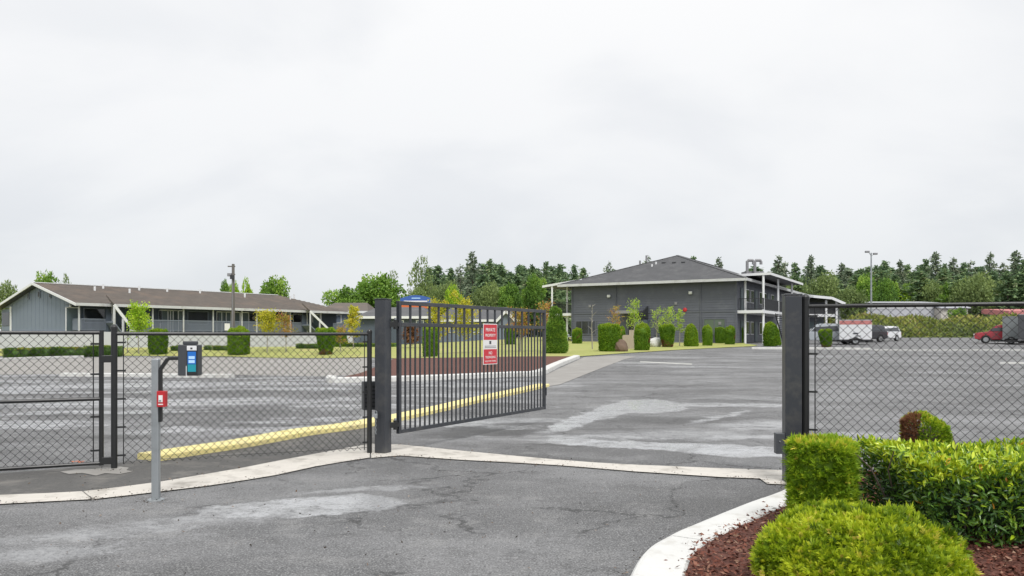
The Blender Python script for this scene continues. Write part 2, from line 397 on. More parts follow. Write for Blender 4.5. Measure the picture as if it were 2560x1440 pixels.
M['grass'] = pmat('dry_green_lawn', (.33, .35, .10), .95, .3, 6, bump=.8, bscale=30, dirt=(.46, .38, .16), dscale=.35)
M['blades'] = leafmat('grass_blades', [(0, (.13, .18, .03)), (.5, (.25, .29, .06)), (1, (.42, .36, .13))], trans=.3, rough=.7)
M['gutter'] = pmat('tan_grey_gutter', (.28, .268, .25), .9, .18, 1.5, bump=.3, bscale=50, dirt=(.36, .35, .33), dscale=.9)
LIME = [(0, (.05, .10, .005)), (.3, (.19, .30, .012)), (.6, (.42, .53, .022)), (.9, (.60, .66, .04)), (1, (.60, .50, .10))]
M['lime'] = leafmat('yellow_green_arborvitae', LIME, .34, .5)
M['lime2'] = leafmat('arborvitae_column', [(0, (0.061, 0.121, 0.006)), (.4, (0.172, 0.308, 0.015)), (.75, (0.362, 0.518, 0.027)), (.93, (0.621, 0.697, 0.045)), (1, (0.655, 0.486, 0.090))], .32, .5)
M['clip'] = leafmat('clipped_arborvitae', [(0, (0.043, 0.109, 0.006)), (.5, (0.109, 0.225, 0.012)), (.9, (0.217, 0.362, 0.017)), (1, (0.319, 0.435, 0.029))], .25, .6, big=.26)
M['laurel'] = leafmat('laurel_leaf', [(0, (0.019, 0.053, 0.018)), (.4, (0.055, 0.131, 0.030)), (.66, (0.136, 0.264, 0.026)), (.86, (0.437, 0.597, 0.026)), (.975, (0.620, 0.702, 0.045)), (1, (0.750, 0.351, 0.045))], .22, .27, spec=.6)
M['brown'] = leafmat('scorched_foliage', [(0, (.10, .04, .02)), (.6, (.22, .095, .045)), (1, (.30, .16, .07))], .15, .8)
M['hedge'] = leafmat('box_hedge_leaf', [(0, (0.035, 0.088, 0.020)), (.6, (0.108, 0.206, 0.031)), (.9, (0.274, 0.412, 0.039)), (1, (0.392, 0.235, 0.059))], .2, .5)
M['young'] = leafmat('young_green_leaf', [(0, (0.202, 0.346, 0.029)), (.6, (0.432, 0.605, 0.058)), (1, (0.634, 0.750, 0.130))], .4, .5)
M['gold'] = leafmat('golden_leaf', [(0, (0.329, 0.356, 0.022)), (.6, (0.569, 0.554, 0.039)), (1, (0.734, 0.581, 0.077))], .4, .5)
M['amber'] = leafmat('orange_leaf', [(0, (0.264, 0.264, 0.044)), (.45, (0.462, 0.374, 0.066)), (.75, (0.550, 0.242, 0.077)), (1, (0.462, 0.165, 0.088))], .4, .5)
M['decid'] = leafmat('bright_deciduous_leaf', [(0, (0.068, 0.152, 0.028)), (.5, (0.165, 0.304, 0.042)), (.85, (0.290, 0.463, 0.065)), (1, (0.426, 0.570, 0.093))], .3, .55, big=.15)
M['decid2'] = leafmat('olive_deciduous_leaf', [(0, (0.075, 0.118, 0.038)), (.5, (0.174, 0.244, 0.079)), (1, (0.314, 0.404, 0.129))], .3, .6, big=.15)
M['limetree'] = leafmat('lime_tree_leaf', [(0, (0.211, 0.351, 0.026)), (.6, (0.421, 0.632, 0.035)), (1, (0.614, 0.750, 0.088))], .35, .55, big=.1)
M['needle'] = leafmat('conifer_needle', [(0, (0.059, 0.107, 0.059)), (.5, (0.150, 0.238, 0.121)), (.9, (0.290, 0.401, 0.170)), (1, (0.426, 0.450, 0.256))], .28, .7, big=.18)
M['needle2'] = leafmat('grey_green_needle', [(0, (0.095, 0.136, 0.095)), (.6, (0.199, 0.263, 0.167)), (1, (0.354, 0.385, 0.256))], .28, .7, big=.15)
M['bank'] = leafmat('bank_scrub_leaf', [(0, (0.071, 0.108, 0.037)), (.45, (0.202, 0.253, 0.061)), (.8, (0.356, 0.380, 0.087)), (1, (0.428, 0.343, 0.149))], .25, .7)

# ------------------------------------------------------------------ leaf scattering
def leaf_arrays(pos, axis, nrm, L, W, fold=0.0, shape=4):
    """rhombus (shape 4) or two-sided folded leaf (shape 6) at each pos; axis = long direction, nrm = facing"""
    n = len(pos)
    axis = axis / (np.linalg.norm(axis, axis=1, keepdims=True) + 1e-9)
    side = np.cross(axis, nrm); side /= (np.linalg.norm(side, axis=1, keepdims=True) + 1e-9)
    up = np.cross(side, axis)
    L = np.broadcast_to(np.asarray(L, float).reshape(-1, 1), (n, 1)); W = np.broadcast_to(np.asarray(W, float).reshape(-1, 1), (n, 1))
    if shape == 4:
        v = np.stack([pos, pos + axis*L*.5 + side*W*.5, pos + axis*L, pos + axis*L*.5 - side*W*.5], 1)
        f = np.arange(n*4).reshape(n, 4)
        return v.reshape(-1, 3), f
    f_ = up * W * fold
    v = np.stack([pos, pos + axis*L*.33 + side*W*.5 + f_, pos + axis*L*.72 + side*W*.36 + f_*.7 - up*L*.03, pos + axis*L - up*L*.10,
                  pos + axis*L*.72 - side*W*.36 + f_*.7 - up*L*.03, pos + axis*L*.33 - side*W*.5 + f_], 1)
    b = np.arange(n)[:, None] * 6
    f = np.concatenate([b + np.array([[0, 1, 2, 3]]), b + np.array([[0, 3, 4, 5]])], 0)
    return v.reshape(-1, 3), f
def quad_mesh(name, v, f, rnd_face, mats, mi=None, extra=None):
    """mesh from quads with a per-face attribute rnd; extra = MB whose faces are added (material slot given by its own index)"""
    me = bpy.data.meshes.new(name)
    nv = len(v); nf = len(f)
    ev = np.zeros((0, 3)); ef = []; em = []
    if extra is not None: ev = np.array(extra.v, float); ef = extra.f; em = extra.m
    me.vertices.add(nv + len(ev)); me.vertices.foreach_set('co', np.concatenate([v, ev]).ravel())
    sizes = np.concatenate([np.full(nf, 4), np.array([len(x) for x in ef], int)]).astype(int)
    loops = np.concatenate([f.ravel(), np.array([i + nv for x in ef for i in x], int)]).astype(int)
    me.loops.add(len(loops)); me.loops.foreach_set('vertex_index', loops)
    me.polygons.add(len(sizes))
    st = np.concatenate([[0], np.cumsum(sizes)[:-1]]).astype(int)
    me.polygons.foreach_set('loop_start', st); me.polygons.foreach_set('loop_total', sizes)
    for m in mats: me.materials.append(m)
    idx = np.concatenate([np.zeros(nf, int) if mi is None else mi, np.array(em, int)]).astype(int)
    me.polygons.foreach_set('material_index', idx)
    a = me.attributes.new('rnd', 'FLOAT', 'FACE')
    a.data.foreach_set('value', np.concatenate([np.clip(rnd_face, 0, 1), np.full(len(ef), .35)]).astype(np.float32))
    me.update(calc_edges=True)
    return me
def obj(name, me, parent=None, loc=None):
    o = bpy.data.objects.new(name, me); COL.objects.link(o)
    if parent is not None: o.parent = parent
    if loc is not None: o.location = loc
    return o
def runit(rng_, n):
    v = rng_.normal(size=(n, 3)); return v / np.linalg.norm(v, axis=1, keepdims=True)
def lumps(p, rng_, k=10, amp=1.0, freq=1.0):
    s = np.zeros(len(p))
    for _ in range(k):
        d_ = rng_.normal(size=3) * freq; s += np.sin(p @ d_ + rng_.uniform(0, 6.28))
    return amp * s / math.sqrt(k)
def hull_lathe(prof, n=18, mi=0, k=.9):
    zm = prof[-1][1]
    return MB().lathe((0, 0, 0), [(r_*k, z if z < zm*.5 else zm*.5+(z-zm*.5)*(2*k-1)) for r_, z in prof], n, mi)
def surf_points(prof, n, rng_, top=True):
    """random points and normals on a lathe profile (radius, z)"""
    pts = []; nr = []; seg = []
    for (r0, z0), (r1, z1) in zip(prof[:-1], prof[1:]):
        seg.append((r0+r1)/2 * math.hypot(r1-r0, z1-z0) + 1e-6)
    seg = np.array(seg); seg /= seg.sum()
    ch = rng_.choice(len(seg), n, p=seg); u = rng_.random(n); th = rng_.random(n)*2*math.pi
    pr = np.array(prof); r_ = pr[ch, 0]*(1-u) + pr[ch+1, 0]*u; z = pr[ch, 1]*(1-u) + pr[ch+1, 1]*u
    dr = pr[ch+1, 0]-pr[ch, 0]; dz = pr[ch+1, 1]-pr[ch, 1]; l = np.hypot(dr, dz)+1e-9
    p = np.stack([r_*np.cos(th), r_*np.sin(th), z], 1)
    nn = np.stack([dz/l*np.cos(th), dz/l*np.sin(th), -dr/l], 1)
    return p, nn
def sprays(p, nn, rng_, per, L, W, up=.5, jit=.75, depth=.03, rnd=None):
    """fans of small scale-leaf blades standing off a clipped surface"""
    n = len(p)
    P_ = np.repeat(p, per, 0); N_ = np.repeat(nn, per, 0)
    ax = N_ + np.array([0, 0, up]) + rng_.normal(size=(n*per, 3))*jit*.6 + np.repeat(rng_.normal(size=(n, 3))*jit*.6, per, 0)
    P_ = P_ - N_*rng_.random((n*per, 1))*depth
    nr = rng_.normal(size=(n*per, 3))
    Ls = L*rng_.uniform(.6, 1.3, n*per)
    v, f = leaf_arrays(P_, ax, nr, Ls, W*rng_.uniform(.7, 1.3, n*per))
    if rnd is None: rnd = rng_.normal(.5, .2, n)
    return v, f, np.clip(np.repeat(rnd, per) + rng_.normal(0, .10, n*per), 0, 1)

# ================================================================== GROUND AND PAVING
def axis(parts):
    out = []
    for a, b, st in parts:
        x = a
        while x < b - 1e-6: out.append(x); x += st
    out.append(parts[-1][1]); return out
xs = axis([(-1500, -120, 120), (-120, -40, 8), (-40, 40, 1), (40, 120, 8), (120, 1500, 115)])
ys = axis([(-200, -8, 24), (-8, 2, 2), (2, 112, 1), (112, 260, 8), (260, 2400, 107)])
vs = [(x, y, gz(x, y)) for y in ys for x in xs]
nx = len(xs)
fs = [(j*nx+i, j*nx+i+1, (j+1)*nx+i+1, (j+1)*nx+i) for j in range(len(ys)-1) for i in range(nx-1)]
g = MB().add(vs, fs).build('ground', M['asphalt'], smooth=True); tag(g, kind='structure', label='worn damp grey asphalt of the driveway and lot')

def drape(name, poly, mat, dz, res=1.0, kind='structure', noise=0.0, label=None):
    """flat sheet that follows the ground"""
    bm = bmesh.new()
    bm.faces.new([bm.verts.new((x, y, 0)) for x, y in poly])
    x0 = min(p[0] for p in poly); x1 = max(p[0] for p in poly); y0 = min(p[1] for p in poly); y1 = max(p[1] for p in poly)
    for k in range(int(math.ceil(x0/res)), int(math.floor(x1/res))+1):
        bmesh.ops.bisect_plane(bm, geom=bm.verts[:]+bm.edges[:]+bm.faces[:], plane_co=(k*res, 0, 0), plane_no=(1, 0, 0))
    for k in range(int(math.ceil(y0/res)), int(math.floor(y1/res))+1):
        bmesh.ops.bisect_plane(bm, geom=bm.verts[:]+bm.edges[:]+bm.faces[:], plane_co=(0, k*res, 0), plane_no=(0, 1, 0))
    rr = random.Random(3)
    for v in bm.verts: v.co.z = gz(v.co.x, v.co.y) + dz + (rr.uniform(-noise, noise) if noise and not v.is_boundary else 0)
    bmesh.ops.recalc_face_normals(bm, faces=bm.faces[:])
    if sum(f.normal.z for f in bm.faces) < 0: bmesh.ops.reverse_faces(bm, faces=bm.faces[:])
    me = bpy.data.meshes.new(name); bm.to_mesh(me); bm.free(); me.materials.append(mat)
    o = bpy.data.objects.new(name, me); COL.objects.link(o)
    tag(o, label, kind=kind); return o
def spline(pts, n=8):
    out = []
    q = [pts[0]] + list(pts) + [pts[-1]]
    for i in range(1, len(q)-2):
        for k in range(n):
            t = k/n
            out.append(tuple(.5*((2*q[i][j]) + (-q[i-1][j]+q[i+1][j])*t + (2*q[i-1][j]-5*q[i][j]+4*q[i+1][j]-q[i+2][j])*t*t
                             + (-q[i-1][j]+3*q[i][j]-3*q[i+1][j]+q[i+2][j])*t**3) for j in range(2)))
    out.append(tuple(pts[-1])); return out
def sweep(path, prof, hscale=None):
    """profile (offset to the right of travel, height) swept along a path on the ground"""
    mb = MB(); n = len(path); k = len(prof); vs = []
    for i, (x, y) in enumerate(path):
        a = path[max(0, i-1)]; b = path[min(n-1, i+1)]
        dx, dy = b[0]-a[0], b[1]-a[1]; l = math.hypot(dx, dy) or 1
        rx, ry = dy/l, -dx/l
        h = 1 if hscale is None else hscale[i]
        for o_, z_ in prof: vs.append((x+rx*o_, y+ry*o_, gz(x, y) + (z_*h if z_ > 0 else z_)))
    fs = [(i*k+j, i*k+j+1, (i+1)*k+j+1, (i+1)*k+j) for i in range(n-1) for j in range(k-1)]
    fs += [tuple(range(k)), tuple(reversed(range((n-1)*k, n*k)))]
    return mb.add(vs, fs)
def kerbprof(w, h, r=.03): return [(0, -.1), (.012, h-r), (.02+r*.4, h-r*.25), (.03+r, h), (w-r, h), (w, h-r), (w, -.1)]

# concrete bands: the flush strip under the chain link fence and the one across the gateway
up1 = [(-150, 1247), (0, 1240), (110, 1236), (205, 1231)]; lo1 = [(-150, 1273), (0, 1263), (110, 1257), (230, 1251)]
up2 = [(208, 1231), (300, 1220), (400, 1207), (500, 1190), (600, 1173), (690, 1155), (780, 1138), (860, 1123), (925, 1111)]
lo2 = [(233, 1251), (330, 1240), (430, 1228), (520, 1217), (600, 1205), (690, 1190), (790, 1168), (860, 1156), (925, 1146)]
up3 = [(928, 1111), (1000, 1113), (1070, 1120), (1156, 1129), (1270, 1140), (1390, 1151), (1480, 1158), (1586, 1164), (1781, 1172), (1990, 1179)]
lo3 = [(928, 1147), (1000, 1141), (1070, 1146), (1156, 1152), (1270, 1158), (1390, 1165), (1480, 1172), (1586, 1181), (1800, 1195), (1900, 1199), (1918, 1212), (1990, 1215)]
strip = thing('concrete_strip', None, None); strip['kind'] = 'structure'; strip['label'] = 'pale flush concrete band under the fence and across the gateway'
for a, b in ((up1, lo1), (up2, lo2), (up3, lo3)):
    A = [P(*q) for q in a]; B = [P(*q) for q in b]
    o = drape('slab', A + B[::-1], M['conc'], .012); o.parent = strip
    del o['kind']
# darker fill asphalt between the strip and the yellow kerb
fill = [P(*q) for q in [(-150, 1247), (0, 1240), (205, 1231), (400, 1207), (600, 1173), (780, 1138), (925, 1111), (940, 1108), (985, 1060), (985, 1055), (919, 1069), (772, 1090), (632, 1117), (396, 1154), (320, 1154), (285, 1160), (120, 1175), (-150, 1195)]]
drape('asphalt_verge', fill, M['asphalt_fill'], .004, label='darker patched asphalt between the concrete band and yellow kerb')
# rough concrete round the foot of the small fence post
drape('post_footing', [P(*q) for q in [(150, 1181), (190, 1175), (232, 1174), (262, 1170), (300, 1168), (322, 1171), (316, 1177), (330, 1181), (300, 1187), (262, 1185), (240, 1191), (205, 1184), (172, 1187)]], M['gutter'], .009, label='rough pale concrete at the foot of the small fence post')
# yellow kerb
yk = spline([P(*q) for q in [(396, 1154), (515, 1135.5), (632, 1117), (772, 1090), (919, 1069), (1100, 1031), (1215, 1003), (1339, 975), (1375, 966)]], 6)
def resample(path, st):
    out = [path[0]]; acc = 0
    for a_, b_ in zip(path[:-1], path[1:]):
        l = math.dist(a_, b_); k_ = max(1, int(l/st))
        for i_ in range(1, k_+1): out.append((a_[0]+(b_[0]-a_[0])*i_/k_, a_[1]+(b_[1]-a_[1])*i_/k_))
    return out
def kerbstones(name, path, prof, mat, label, length=1.8, hs=None, sink=.0):
    """a kerb cast in lengths with open joints between them"""
    root = thing(name, label, None); root['kind'] = 'structure'
    pts = resample(path, .22); rr_ = random.Random(len(pts)); i = 0
    cum = [0]
    for a_, b_ in zip(pts[:-1], pts[1:]): cum.append(cum[-1]+math.dist(a_, b_))
    while i < len(pts)-1:
        j = i+1
        while j < len(pts)-1 and cum[j]-cum[i] < length*rr_.uniform(.95, 1.05): j += 1
        seg = pts[i:j+1]; (x0, y0), (x1, y1) = seg[-2], seg[-1]; l = math.dist(seg[-2], seg[-1]) or 1
        seg[-1] = (x1-(x1-x0)/l*.014, y1-(y1-y0)/l*.014)
        jit = rr_.uniform(-.004, .004)
        h_ = None if hs is None else [hs(cum[k_]) for k_ in range(i, j+1)]
        o_ = sweep(seg, [(a_+jit, b_+(jit if b_ > 0 else 0)) for a_, b_ in prof], h_).build('kerb_stone', mat); o_.parent = root
        i = j
    return root
o = kerbstones('yellow_kerb', yk, [(0, -.1), (-.010, .062), (-.03, .078), (-.37, .080), (-.395, .06), (-.40, -.1)], M['yellow'], None, 2.4)
tag(o, 'yellow painted kerb running diagonally behind the fence and gate', kind='structure')

# planting bed on the right: kerb, mulch
kout = spline([(.10, 2.2), (.40, 3.6), (.777, 5.017), (1.07, 5.587), (1.42, 6.05), (1.93, 6.68), (2.48, 7.33), (2.80, 7.95)], 8)
o = kerbstones('bed_kerb', kout, kerbprof(.34, .12), M['whitec'], None, 1.7); tag(o, 'white concrete kerb curving round the planting bed', kind='structure')
def offset(path, d):
    r_ = []
    for i, (x, y) in enumerate(path):
        a = path[max(0, i-1)]; b = path[min(len(path)-1, i+1)]; dx, dy = b[0]-a[0], b[1]-a[1]; l = math.hypot(dx, dy) or 1
        r_.append((x+dy/l*d, y-dx/l*d))
    return r_
kin = offset(kout, .33)
bed = kin + [(3.4, 8.35), (6.0, 7.3), (10, 5.6), (10, 1.8), (.7, 1.8)]
bedo = drape('mulch_bed', bed, M['mulch'], .118, .25, noise=.014, label='red brown bark mulch in the planting bed')
rg = np.random.default_rng(5)
def chips(name, pts, zs, n_per=1, size=.03, parent=None):
    n = len(pts)
    pos = np.column_stack([pts, zs])
    ax = rg.normal(size=(n, 3)); ax[:, 2] *= .35
    nr = rg.normal(size=(n, 3))*.5 + [0, 0, 1]
    Ls = size*rg.uniform(.5, 1.6, n)
    v, f = leaf_arrays(pos, ax, nr, Ls, Ls*rg.uniform(.25, .6, n))
    me = quad_mesh(name, v, f, rg.random(n), [M['chips']])
    return obj(name, me, parent)
def inside(pts, poly):
    x, y = pts[:, 0], pts[:, 1]; c = np.zeros(len(pts), bool); j = len(poly)-1
    for i in range(len(poly)):
        xi, yi = poly[i]; xj, yj = poly[j]
        cnd = ((yi > y) != (yj > y)) & (x < (xj-xi)*(y-yi)/((yj-yi) or 1e-9)+xi); c ^= cnd; j = i
    return c
q = rg.uniform((.7, 3.2), (5.2, 8.3), (60000, 2)); q = q[inside(q, bed)]
co = chips('bark_chips', q, .118+rg.uniform(0, .03, len(q))); tag(co, 'loose reddish bark chips covering the planting bed', 'bark', kind='stuff')
q = []                                       # chips strayed on to the kerb
for _ in range(200):
    i = random.randrange(8, len(kout)-1); w = .33 - abs(random.gauss(0, .07))
    if 0.03 < w < .33:
        p_ = offset(kout, w)[i]; q.append((p_[0]+random.uniform(-.05, .05), p_[1]+random.uniform(-.05, .05)))
co = chips('stray_chips', np.array(q), np.full(len(q), .124), size=.028); tag(co, 'stray bark bits scattered on the white kerb', 'bark', kind='stuff')

gp_ = []
def along(path, n_, sd_, off=0.0):
    for _ in range(n_):
        i_ = random.randrange(len(path)-1); t_ = random.random(); a_, b_ = path[i_], path[i_+1]
        gp_.append((a_[0]+(b_[0]-a_[0])*t_+random.gauss(off, sd_), a_[1]+(b_[1]-a_[1])*t_+random.gauss(0, sd_)))
along(kout, 260, .05, -.06); along([P(*q) for q in lo1+lo2], 260, .06); along([P(*q) for q in lo3], 220, .06); along([P(*q) for q in up2+up3], 220, .07); along(yk, 200, .07, .06)
for c_ in ((-1.66, 10.3), (2.85, 8.2), (-3.27, 7.35), (-4.52, 9.09)): along([(c_[0]-.1, c_[1]-.1), (c_[0]+.1, c_[1]-.1)], 30, .08)
for _ in range(420):
    Y_ = random.uniform(4.6, 10); gp_.append((random.uniform(-.62, .22)*Y_, Y_))
gq = np.array(gp_)
gq = gq[~inside(gq, kout + [(6, 8), (6, 2)])]
co = chips('grit', gq, np.full(len(gq), .016), size=.020); co.data.materials[0] = leafmat('loose_grit', [(0, (.03, .028, .025)), (.5, (.10, .09, .08)), (.8, (.16, .10, .06)), (1, (.34, .32, .29))], trans=0, rough=.9)
tag(co, 'loose grit and leaf bits along the kerb and concrete edges', 'grit', kind='stuff')
# lawns, gutter, mulch island and far kerbs
front = [P(*q) for q in [(-300, 893), (-60, 891), (300, 890), (580, 892), (920, 894), (985, 897), (1150, 895), (1357, 892), (1450, 892), (1560, 884), (1700, 875), (1800, 870), (1885, 866)]]
# the lawn behind
rpt = front[-1]
lawn = front + [(rpt[0]+1.2, rpt[1]+3), (20.6, 70.8), (24, 82), (30, 108), (-70, 108), (-70, front[0][1]+3)]
drape('lawn', lawn, M['grass'], .03, 2.0, label='dry yellow green lawn in front of the buildings')
isl = [P(*q) for q in [(822, 957), (900, 956), (985, 953), (1100, 949), (1200, 945), (1290, 941), (1357, 937), (1400, 916), (1450, 895), (1440, 893), (1357, 892.5), (1150, 895.5), (985, 897.5), (950, 915), (900, 935), (850, 946)]]
drape('mulch_island', isl, M['mulch'], .035, 1.0, label='red brown mulch island behind the open gate')
ik = spline([P(*q) for q in [(815, 951), (822, 957), (900, 956.5), (985, 954), (1100, 950), (1200, 946), (1290, 942), (1357, 938), (1400, 917), (1450, 896)]], 4)
o = kerbstones('island_kerb', ik, [(0, -.1), (-.012, .14), (-.05, .17), (-.30, .17), (-.34, .13), (-.34, -.1)], M['whitec'], None, 3.0); tag(o, 'white concrete kerb along the mulch island behind the gate', kind='structure')
drape('gutter_apron', [P(*q) for q in [(1357, 969), (1400, 962), (1480, 930), (1560, 899), (1592, 892), (1540, 889), (1460, 893.5), (1404, 919), (1360, 940)]], M['gutter'], .010, label='tan concrete gutter beside the white kerb')
def kerbline(pts, name, label, w=.16, h=.14, mat='whitec'):
    o = sweep(pts, [(0, -.1), (-.01, h-.02), (-.03, h), (-w+.02, h), (-w, h-.02), (-w, -.1)]).build(name, M[mat]); tag(o, label, kind='structure'); return o
kerbline([P(148, 941), P(300, 942), P(450, 944), P(573, 945)], 'lot_kerb', 'white concrete kerb strip across the lot behind the reader post', .3, .13)
kerbline([P(-200, 907), P(0, 901), P(100, 897), P(210, 894)], 'hedge_kerb', 'white kerb in front of the low clipped hedge', .2, .15)
kerbline([P(1880, 873), P(2030, 873.5), P(2180, 875)], 'far_kerb', 'white kerb across the drive before the parked trailer', .3, .14)
tag(drape('walkway', [P(-300, 908), P(0, 901.5), P(210, 895), P(245, 893), P(580, 894), P(920, 896), P(930, 936), P(800, 941), P(573, 937), P(148, 936), P(-300, 938)], M['gutter'], .005, 1.0, label='pale concrete walk at the edge of the lot'))

def stripe(a_, b_, wpx, name, label):
    A, B = P(*a_), P(*b_); C, D = P(b_[0], b_[1]+wpx), P(a_[0], a_[1]+wpx)
    drape(name, [A, B, C, D], M['lane'], .006, 2.0, label=label)
M['lane'] = pmat('worn_lane_paint', (.50, .50, .47), .8, .2, 2, dirt=(.25, .25, .24), dscale=2.2)
stripe((2185, 874), (2620, 874), 2.2, 'lane_marking', 'long worn pale line across the right lot')
stripe((2500, 906), (2640, 906), 3.5, 'bay_marking', 'short worn pale bay line at the right edge')
stripe((1600, 903.5), (1730, 909.5), 2.5, 'drive_marking', 'short worn line across the drive')
# ================================================================== GATE AND FENCES
GL = Vector((-1.66, 10.30, 0)); GR = Vector((2.89, 8.26, 0))       # the two gate posts
F0 = Vector((-4.52, 9.09, 0)); F1 = Vector((-1.83, 10.27, 0))      # left chain link fence
def zigzag(mb, p0, p1, z0, z1, w=.088, r=.0035):
    """chain link fabric: upright zigzag wires hooked into their neighbours"""
    p0 = Vector(p0); p1 = Vector(p1); d = p1-p0; l = d.length; d.normalize(); nrm = Vector((-d.y, d.x, 0))
    hw = w/2; n = int(l/hw); rows = int((z1-z0)/hw)
    for k in range(n):
        pts = []
        for j in range(rows+1):
            right = (j+k) % 2
            x = (k + (1 if right else 0))*hw + (.0022 if right else -.0022)
            pts.append(p0 + d*min(x, l) + nrm*(.0032 if right else -.0032) + Vector((0, 0, z0+j*(z1-z0)/rows)))
        mb.tube(pts, r, 4, False)
    return mb
def ringpost(mb, p, r, z0, z1, n=16, cap=True):
    mb.lathe((p[0], p[1], 0), [(r, z0), (r, z1-.012)] + ([(r*1.12, z1-.012), (r*1.12, z1+.012), (r*.8, z1+.03), (r*.25, z1+.042)] if cap else [(r, z1)]), n)
    return mb
def yaw(v): return math.atan2(v.y, v.x)
def rotbox(c, hx, hy, z0, z1, ang):
    ax = Vector((math.cos(ang), math.sin(ang), 0)); ay = Vector((-math.sin(ang), math.cos(ang), 0))
    return MB().obox(Vector((c[0], c[1], z0)) - ax*hx - ay*hy, ax*hx*2, ay*hy*2, Vector((0, 0, z1-z0)))

# --- square gate post at the hinge
gp = thing('gate_post', 'tall square charcoal steel gate post carrying the open picket gate', 'gate post', GL)
ang = yaw(GR-GL)
rotbox(GL, .078, .078, -.02, 1.975, ang).build('post', M['steel'], gp, bevel=.008)
rotbox(GL, .083, .083, 1.975, 1.990, ang).build('cap', M['steel'], gp, bevel=.004)
gd = Vector((2.087, 3.60, 0)).normalized()                          # the way the open gate points
gn = Vector((-gd.y, gd.x, 0))
H0 = GL + Vector((.150, .055, 0))                                   # hinge line
for z in (1.66, .36):
    hb = MB().tube([H0 + Vector((0, 0, z-.06)), H0 + Vector((0, 0, z+.06))], .028, 12)
    hb.bar(H0 + Vector((0, 0, z)), GL + Vector((.02, .01, z)), .05, .07)
    h = hb.build('hinge', M['black'], gp, bevel=.003)
    MB().tube([H0 + Vector((0, 0, z+.055)), H0 + Vector((0, 0, z+.085))], .016, 8).build('hinge_pin', M['galv'], h)

# --- open picket gate
G0 = H0 + gd*.05; GLEN = 4.10
GT, GM_, GB = 1.966, 1.66, .24
gate = thing('picket_gate', 'open charcoal steel picket gate swung back into the lot', 'gate', (H0.x, H0.y, 0))
def gpt(s, z, o_=0): return G0 + gd*s + gn*o_ + Vector((0, 0, z))
for nm, z, hh in (('top_rail', GT-.025, .05), ('middle_rail', GM_, .05), ('bottom_rail', GB+.025, .05)):
    MB().bar(gpt(0.051, z), gpt(GLEN-.051, z), .05, hh).build(nm, M['steel'], gate, bevel=.003)
for s_ in (.025, GLEN-.025):
    MB().bar(gpt(s_, GB), gpt(s_, GT), .05, .05, up=gd).build('stile', M['steel'], gate, bevel=.003)
n = 37; step = (GLEN-.1)/n
pk = None; pk2 = None
for i in range(1, n):
    if pk is None:
        pk = MB().bar(gpt(.05+i*step, GB+.0505), gpt(.05+i*step, GM_-.0255), .020, .020, up=gd).build('picket', M['steel'], gate, bevel=.002)
    else:
        c = pk.copy(); COL.objects.link(c); c.location = gd*((i-1)*step)
    if i % 2 == 0:
        if pk2 is None:
            pk2 = MB().bar(gpt(.05+i*step, GM_+.0255), gpt(.05+i*step, GT-.0505), .026, .026, up=gd).build('picket', M['steel'], gate, bevel=.002)
        else:
            c = pk2.copy(); COL.objects.link(c); c.location = gd*((i-2)*step)
for z in (1.66, .36):
    MB().bar(gpt(-.045, z, .0), gpt(.0, z, .0), .06, .05).build('hinge_strap', M['black'], gate)
# latch plate at the free end
MB().bar(gpt(GLEN+.0005, .48), gpt(GLEN+.0005, .62), .07, .02, up=gd).build('latch_plate', M['steel'], gate)
# --- sign on the gate
sgn = thing('gate_sign', 'red and white warning sign hung on the open picket gate', 'sign', gpt(2.22, 1.08, .03))
nface = -gn                                                          # the side that faces the driveway
sb = gpt(2.02, 1.075) + nface*.036
MB().obox(sb, gd*.41, nface*.006, Vector((0, 0, .625))).build('sign_plate', M['signwhite'], sgn, bevel=.001)
MB().obox(sb + nface*.0064 + gd*.012 + Vector((0, 0, .378)), gd*.386, nface*.001, Vector((0, 0, .235))).build('red_panel', M['redsign'], sgn)
MB().obox(sb + nface*.0064 + gd*.012 + Vector((0, 0, .012)), gd*.386, nface*.001, Vector((0, 0, .222))).build('red_panel', M['redsign'], sgn)
def text(body, size, pos, xdir, normal, mat, parent, name='lettering'):
    cu = bpy.data.curves.new(name, 'FONT'); cu.body = body; cu.size = size; cu.align_x = 'CENTER'; cu.align_y = 'CENTER'; cu.extrude = .0004; cu.offset = size*.012
    cu.materials.append(mat)
    o_ = bpy.data.objects.new(name, cu); COL.objects.link(o_)
    me_ = bpy.data.meshes.new_from_object(o_.evaluated_get(bpy.context.evaluated_depsgraph_get()))
    bpy.data.objects.remove(o_); o_ = bpy.data.objects.new(name, me_); COL.objects.link(o_)
    xd = Vector(xdir).normalized(); nn_ = Vector(normal).normalized(); yd = nn_.cross(xd)
    mw = Matrix((xd, yd, nn_)).transposed().to_4x4(); mw.translation = Vector(pos) - Vector(parent.location)
    o_.parent = parent; o_.matrix_local = mw
    return o_
fc = gpt(2.02, 1.075) + nface*(.036+.0085)
for body, size, s_, z_ in (('PRIVATE', .074, .205, .53), ('PROPERTY', .062, .205, .445)):
    text(body, size, fc + gd*s_ + Vector((0, 0, z_)), gd, nface, M['signwhite'], sgn)
for body, size, s_, z_ in (('NO', .065, .205, .175), ('TRESPASSING', .050, .205, .110), ('VIOLATORS TOWED', .034, .205, .050)):
    text(body, size, fc + gd*s_ + Vector((0, 0, z_)), gd, nface, M['signwhite'], sgn)
MB().obox(fc - nface*.002 + gd*.175 + Vector((0, 0, .312)), gd*.055, nface*.001, Vector((0, 0, .05))).build('pictogram', M['box_grey'], sgn)
for z_ in (.255, .278):
    MB().obox(fc - nface*.002 + gd*.04 + Vector((0, 0, z_)), gd*.33, nface*.001, Vector((0, 0, .010))).build('small_print', M['chrome'], sgn)
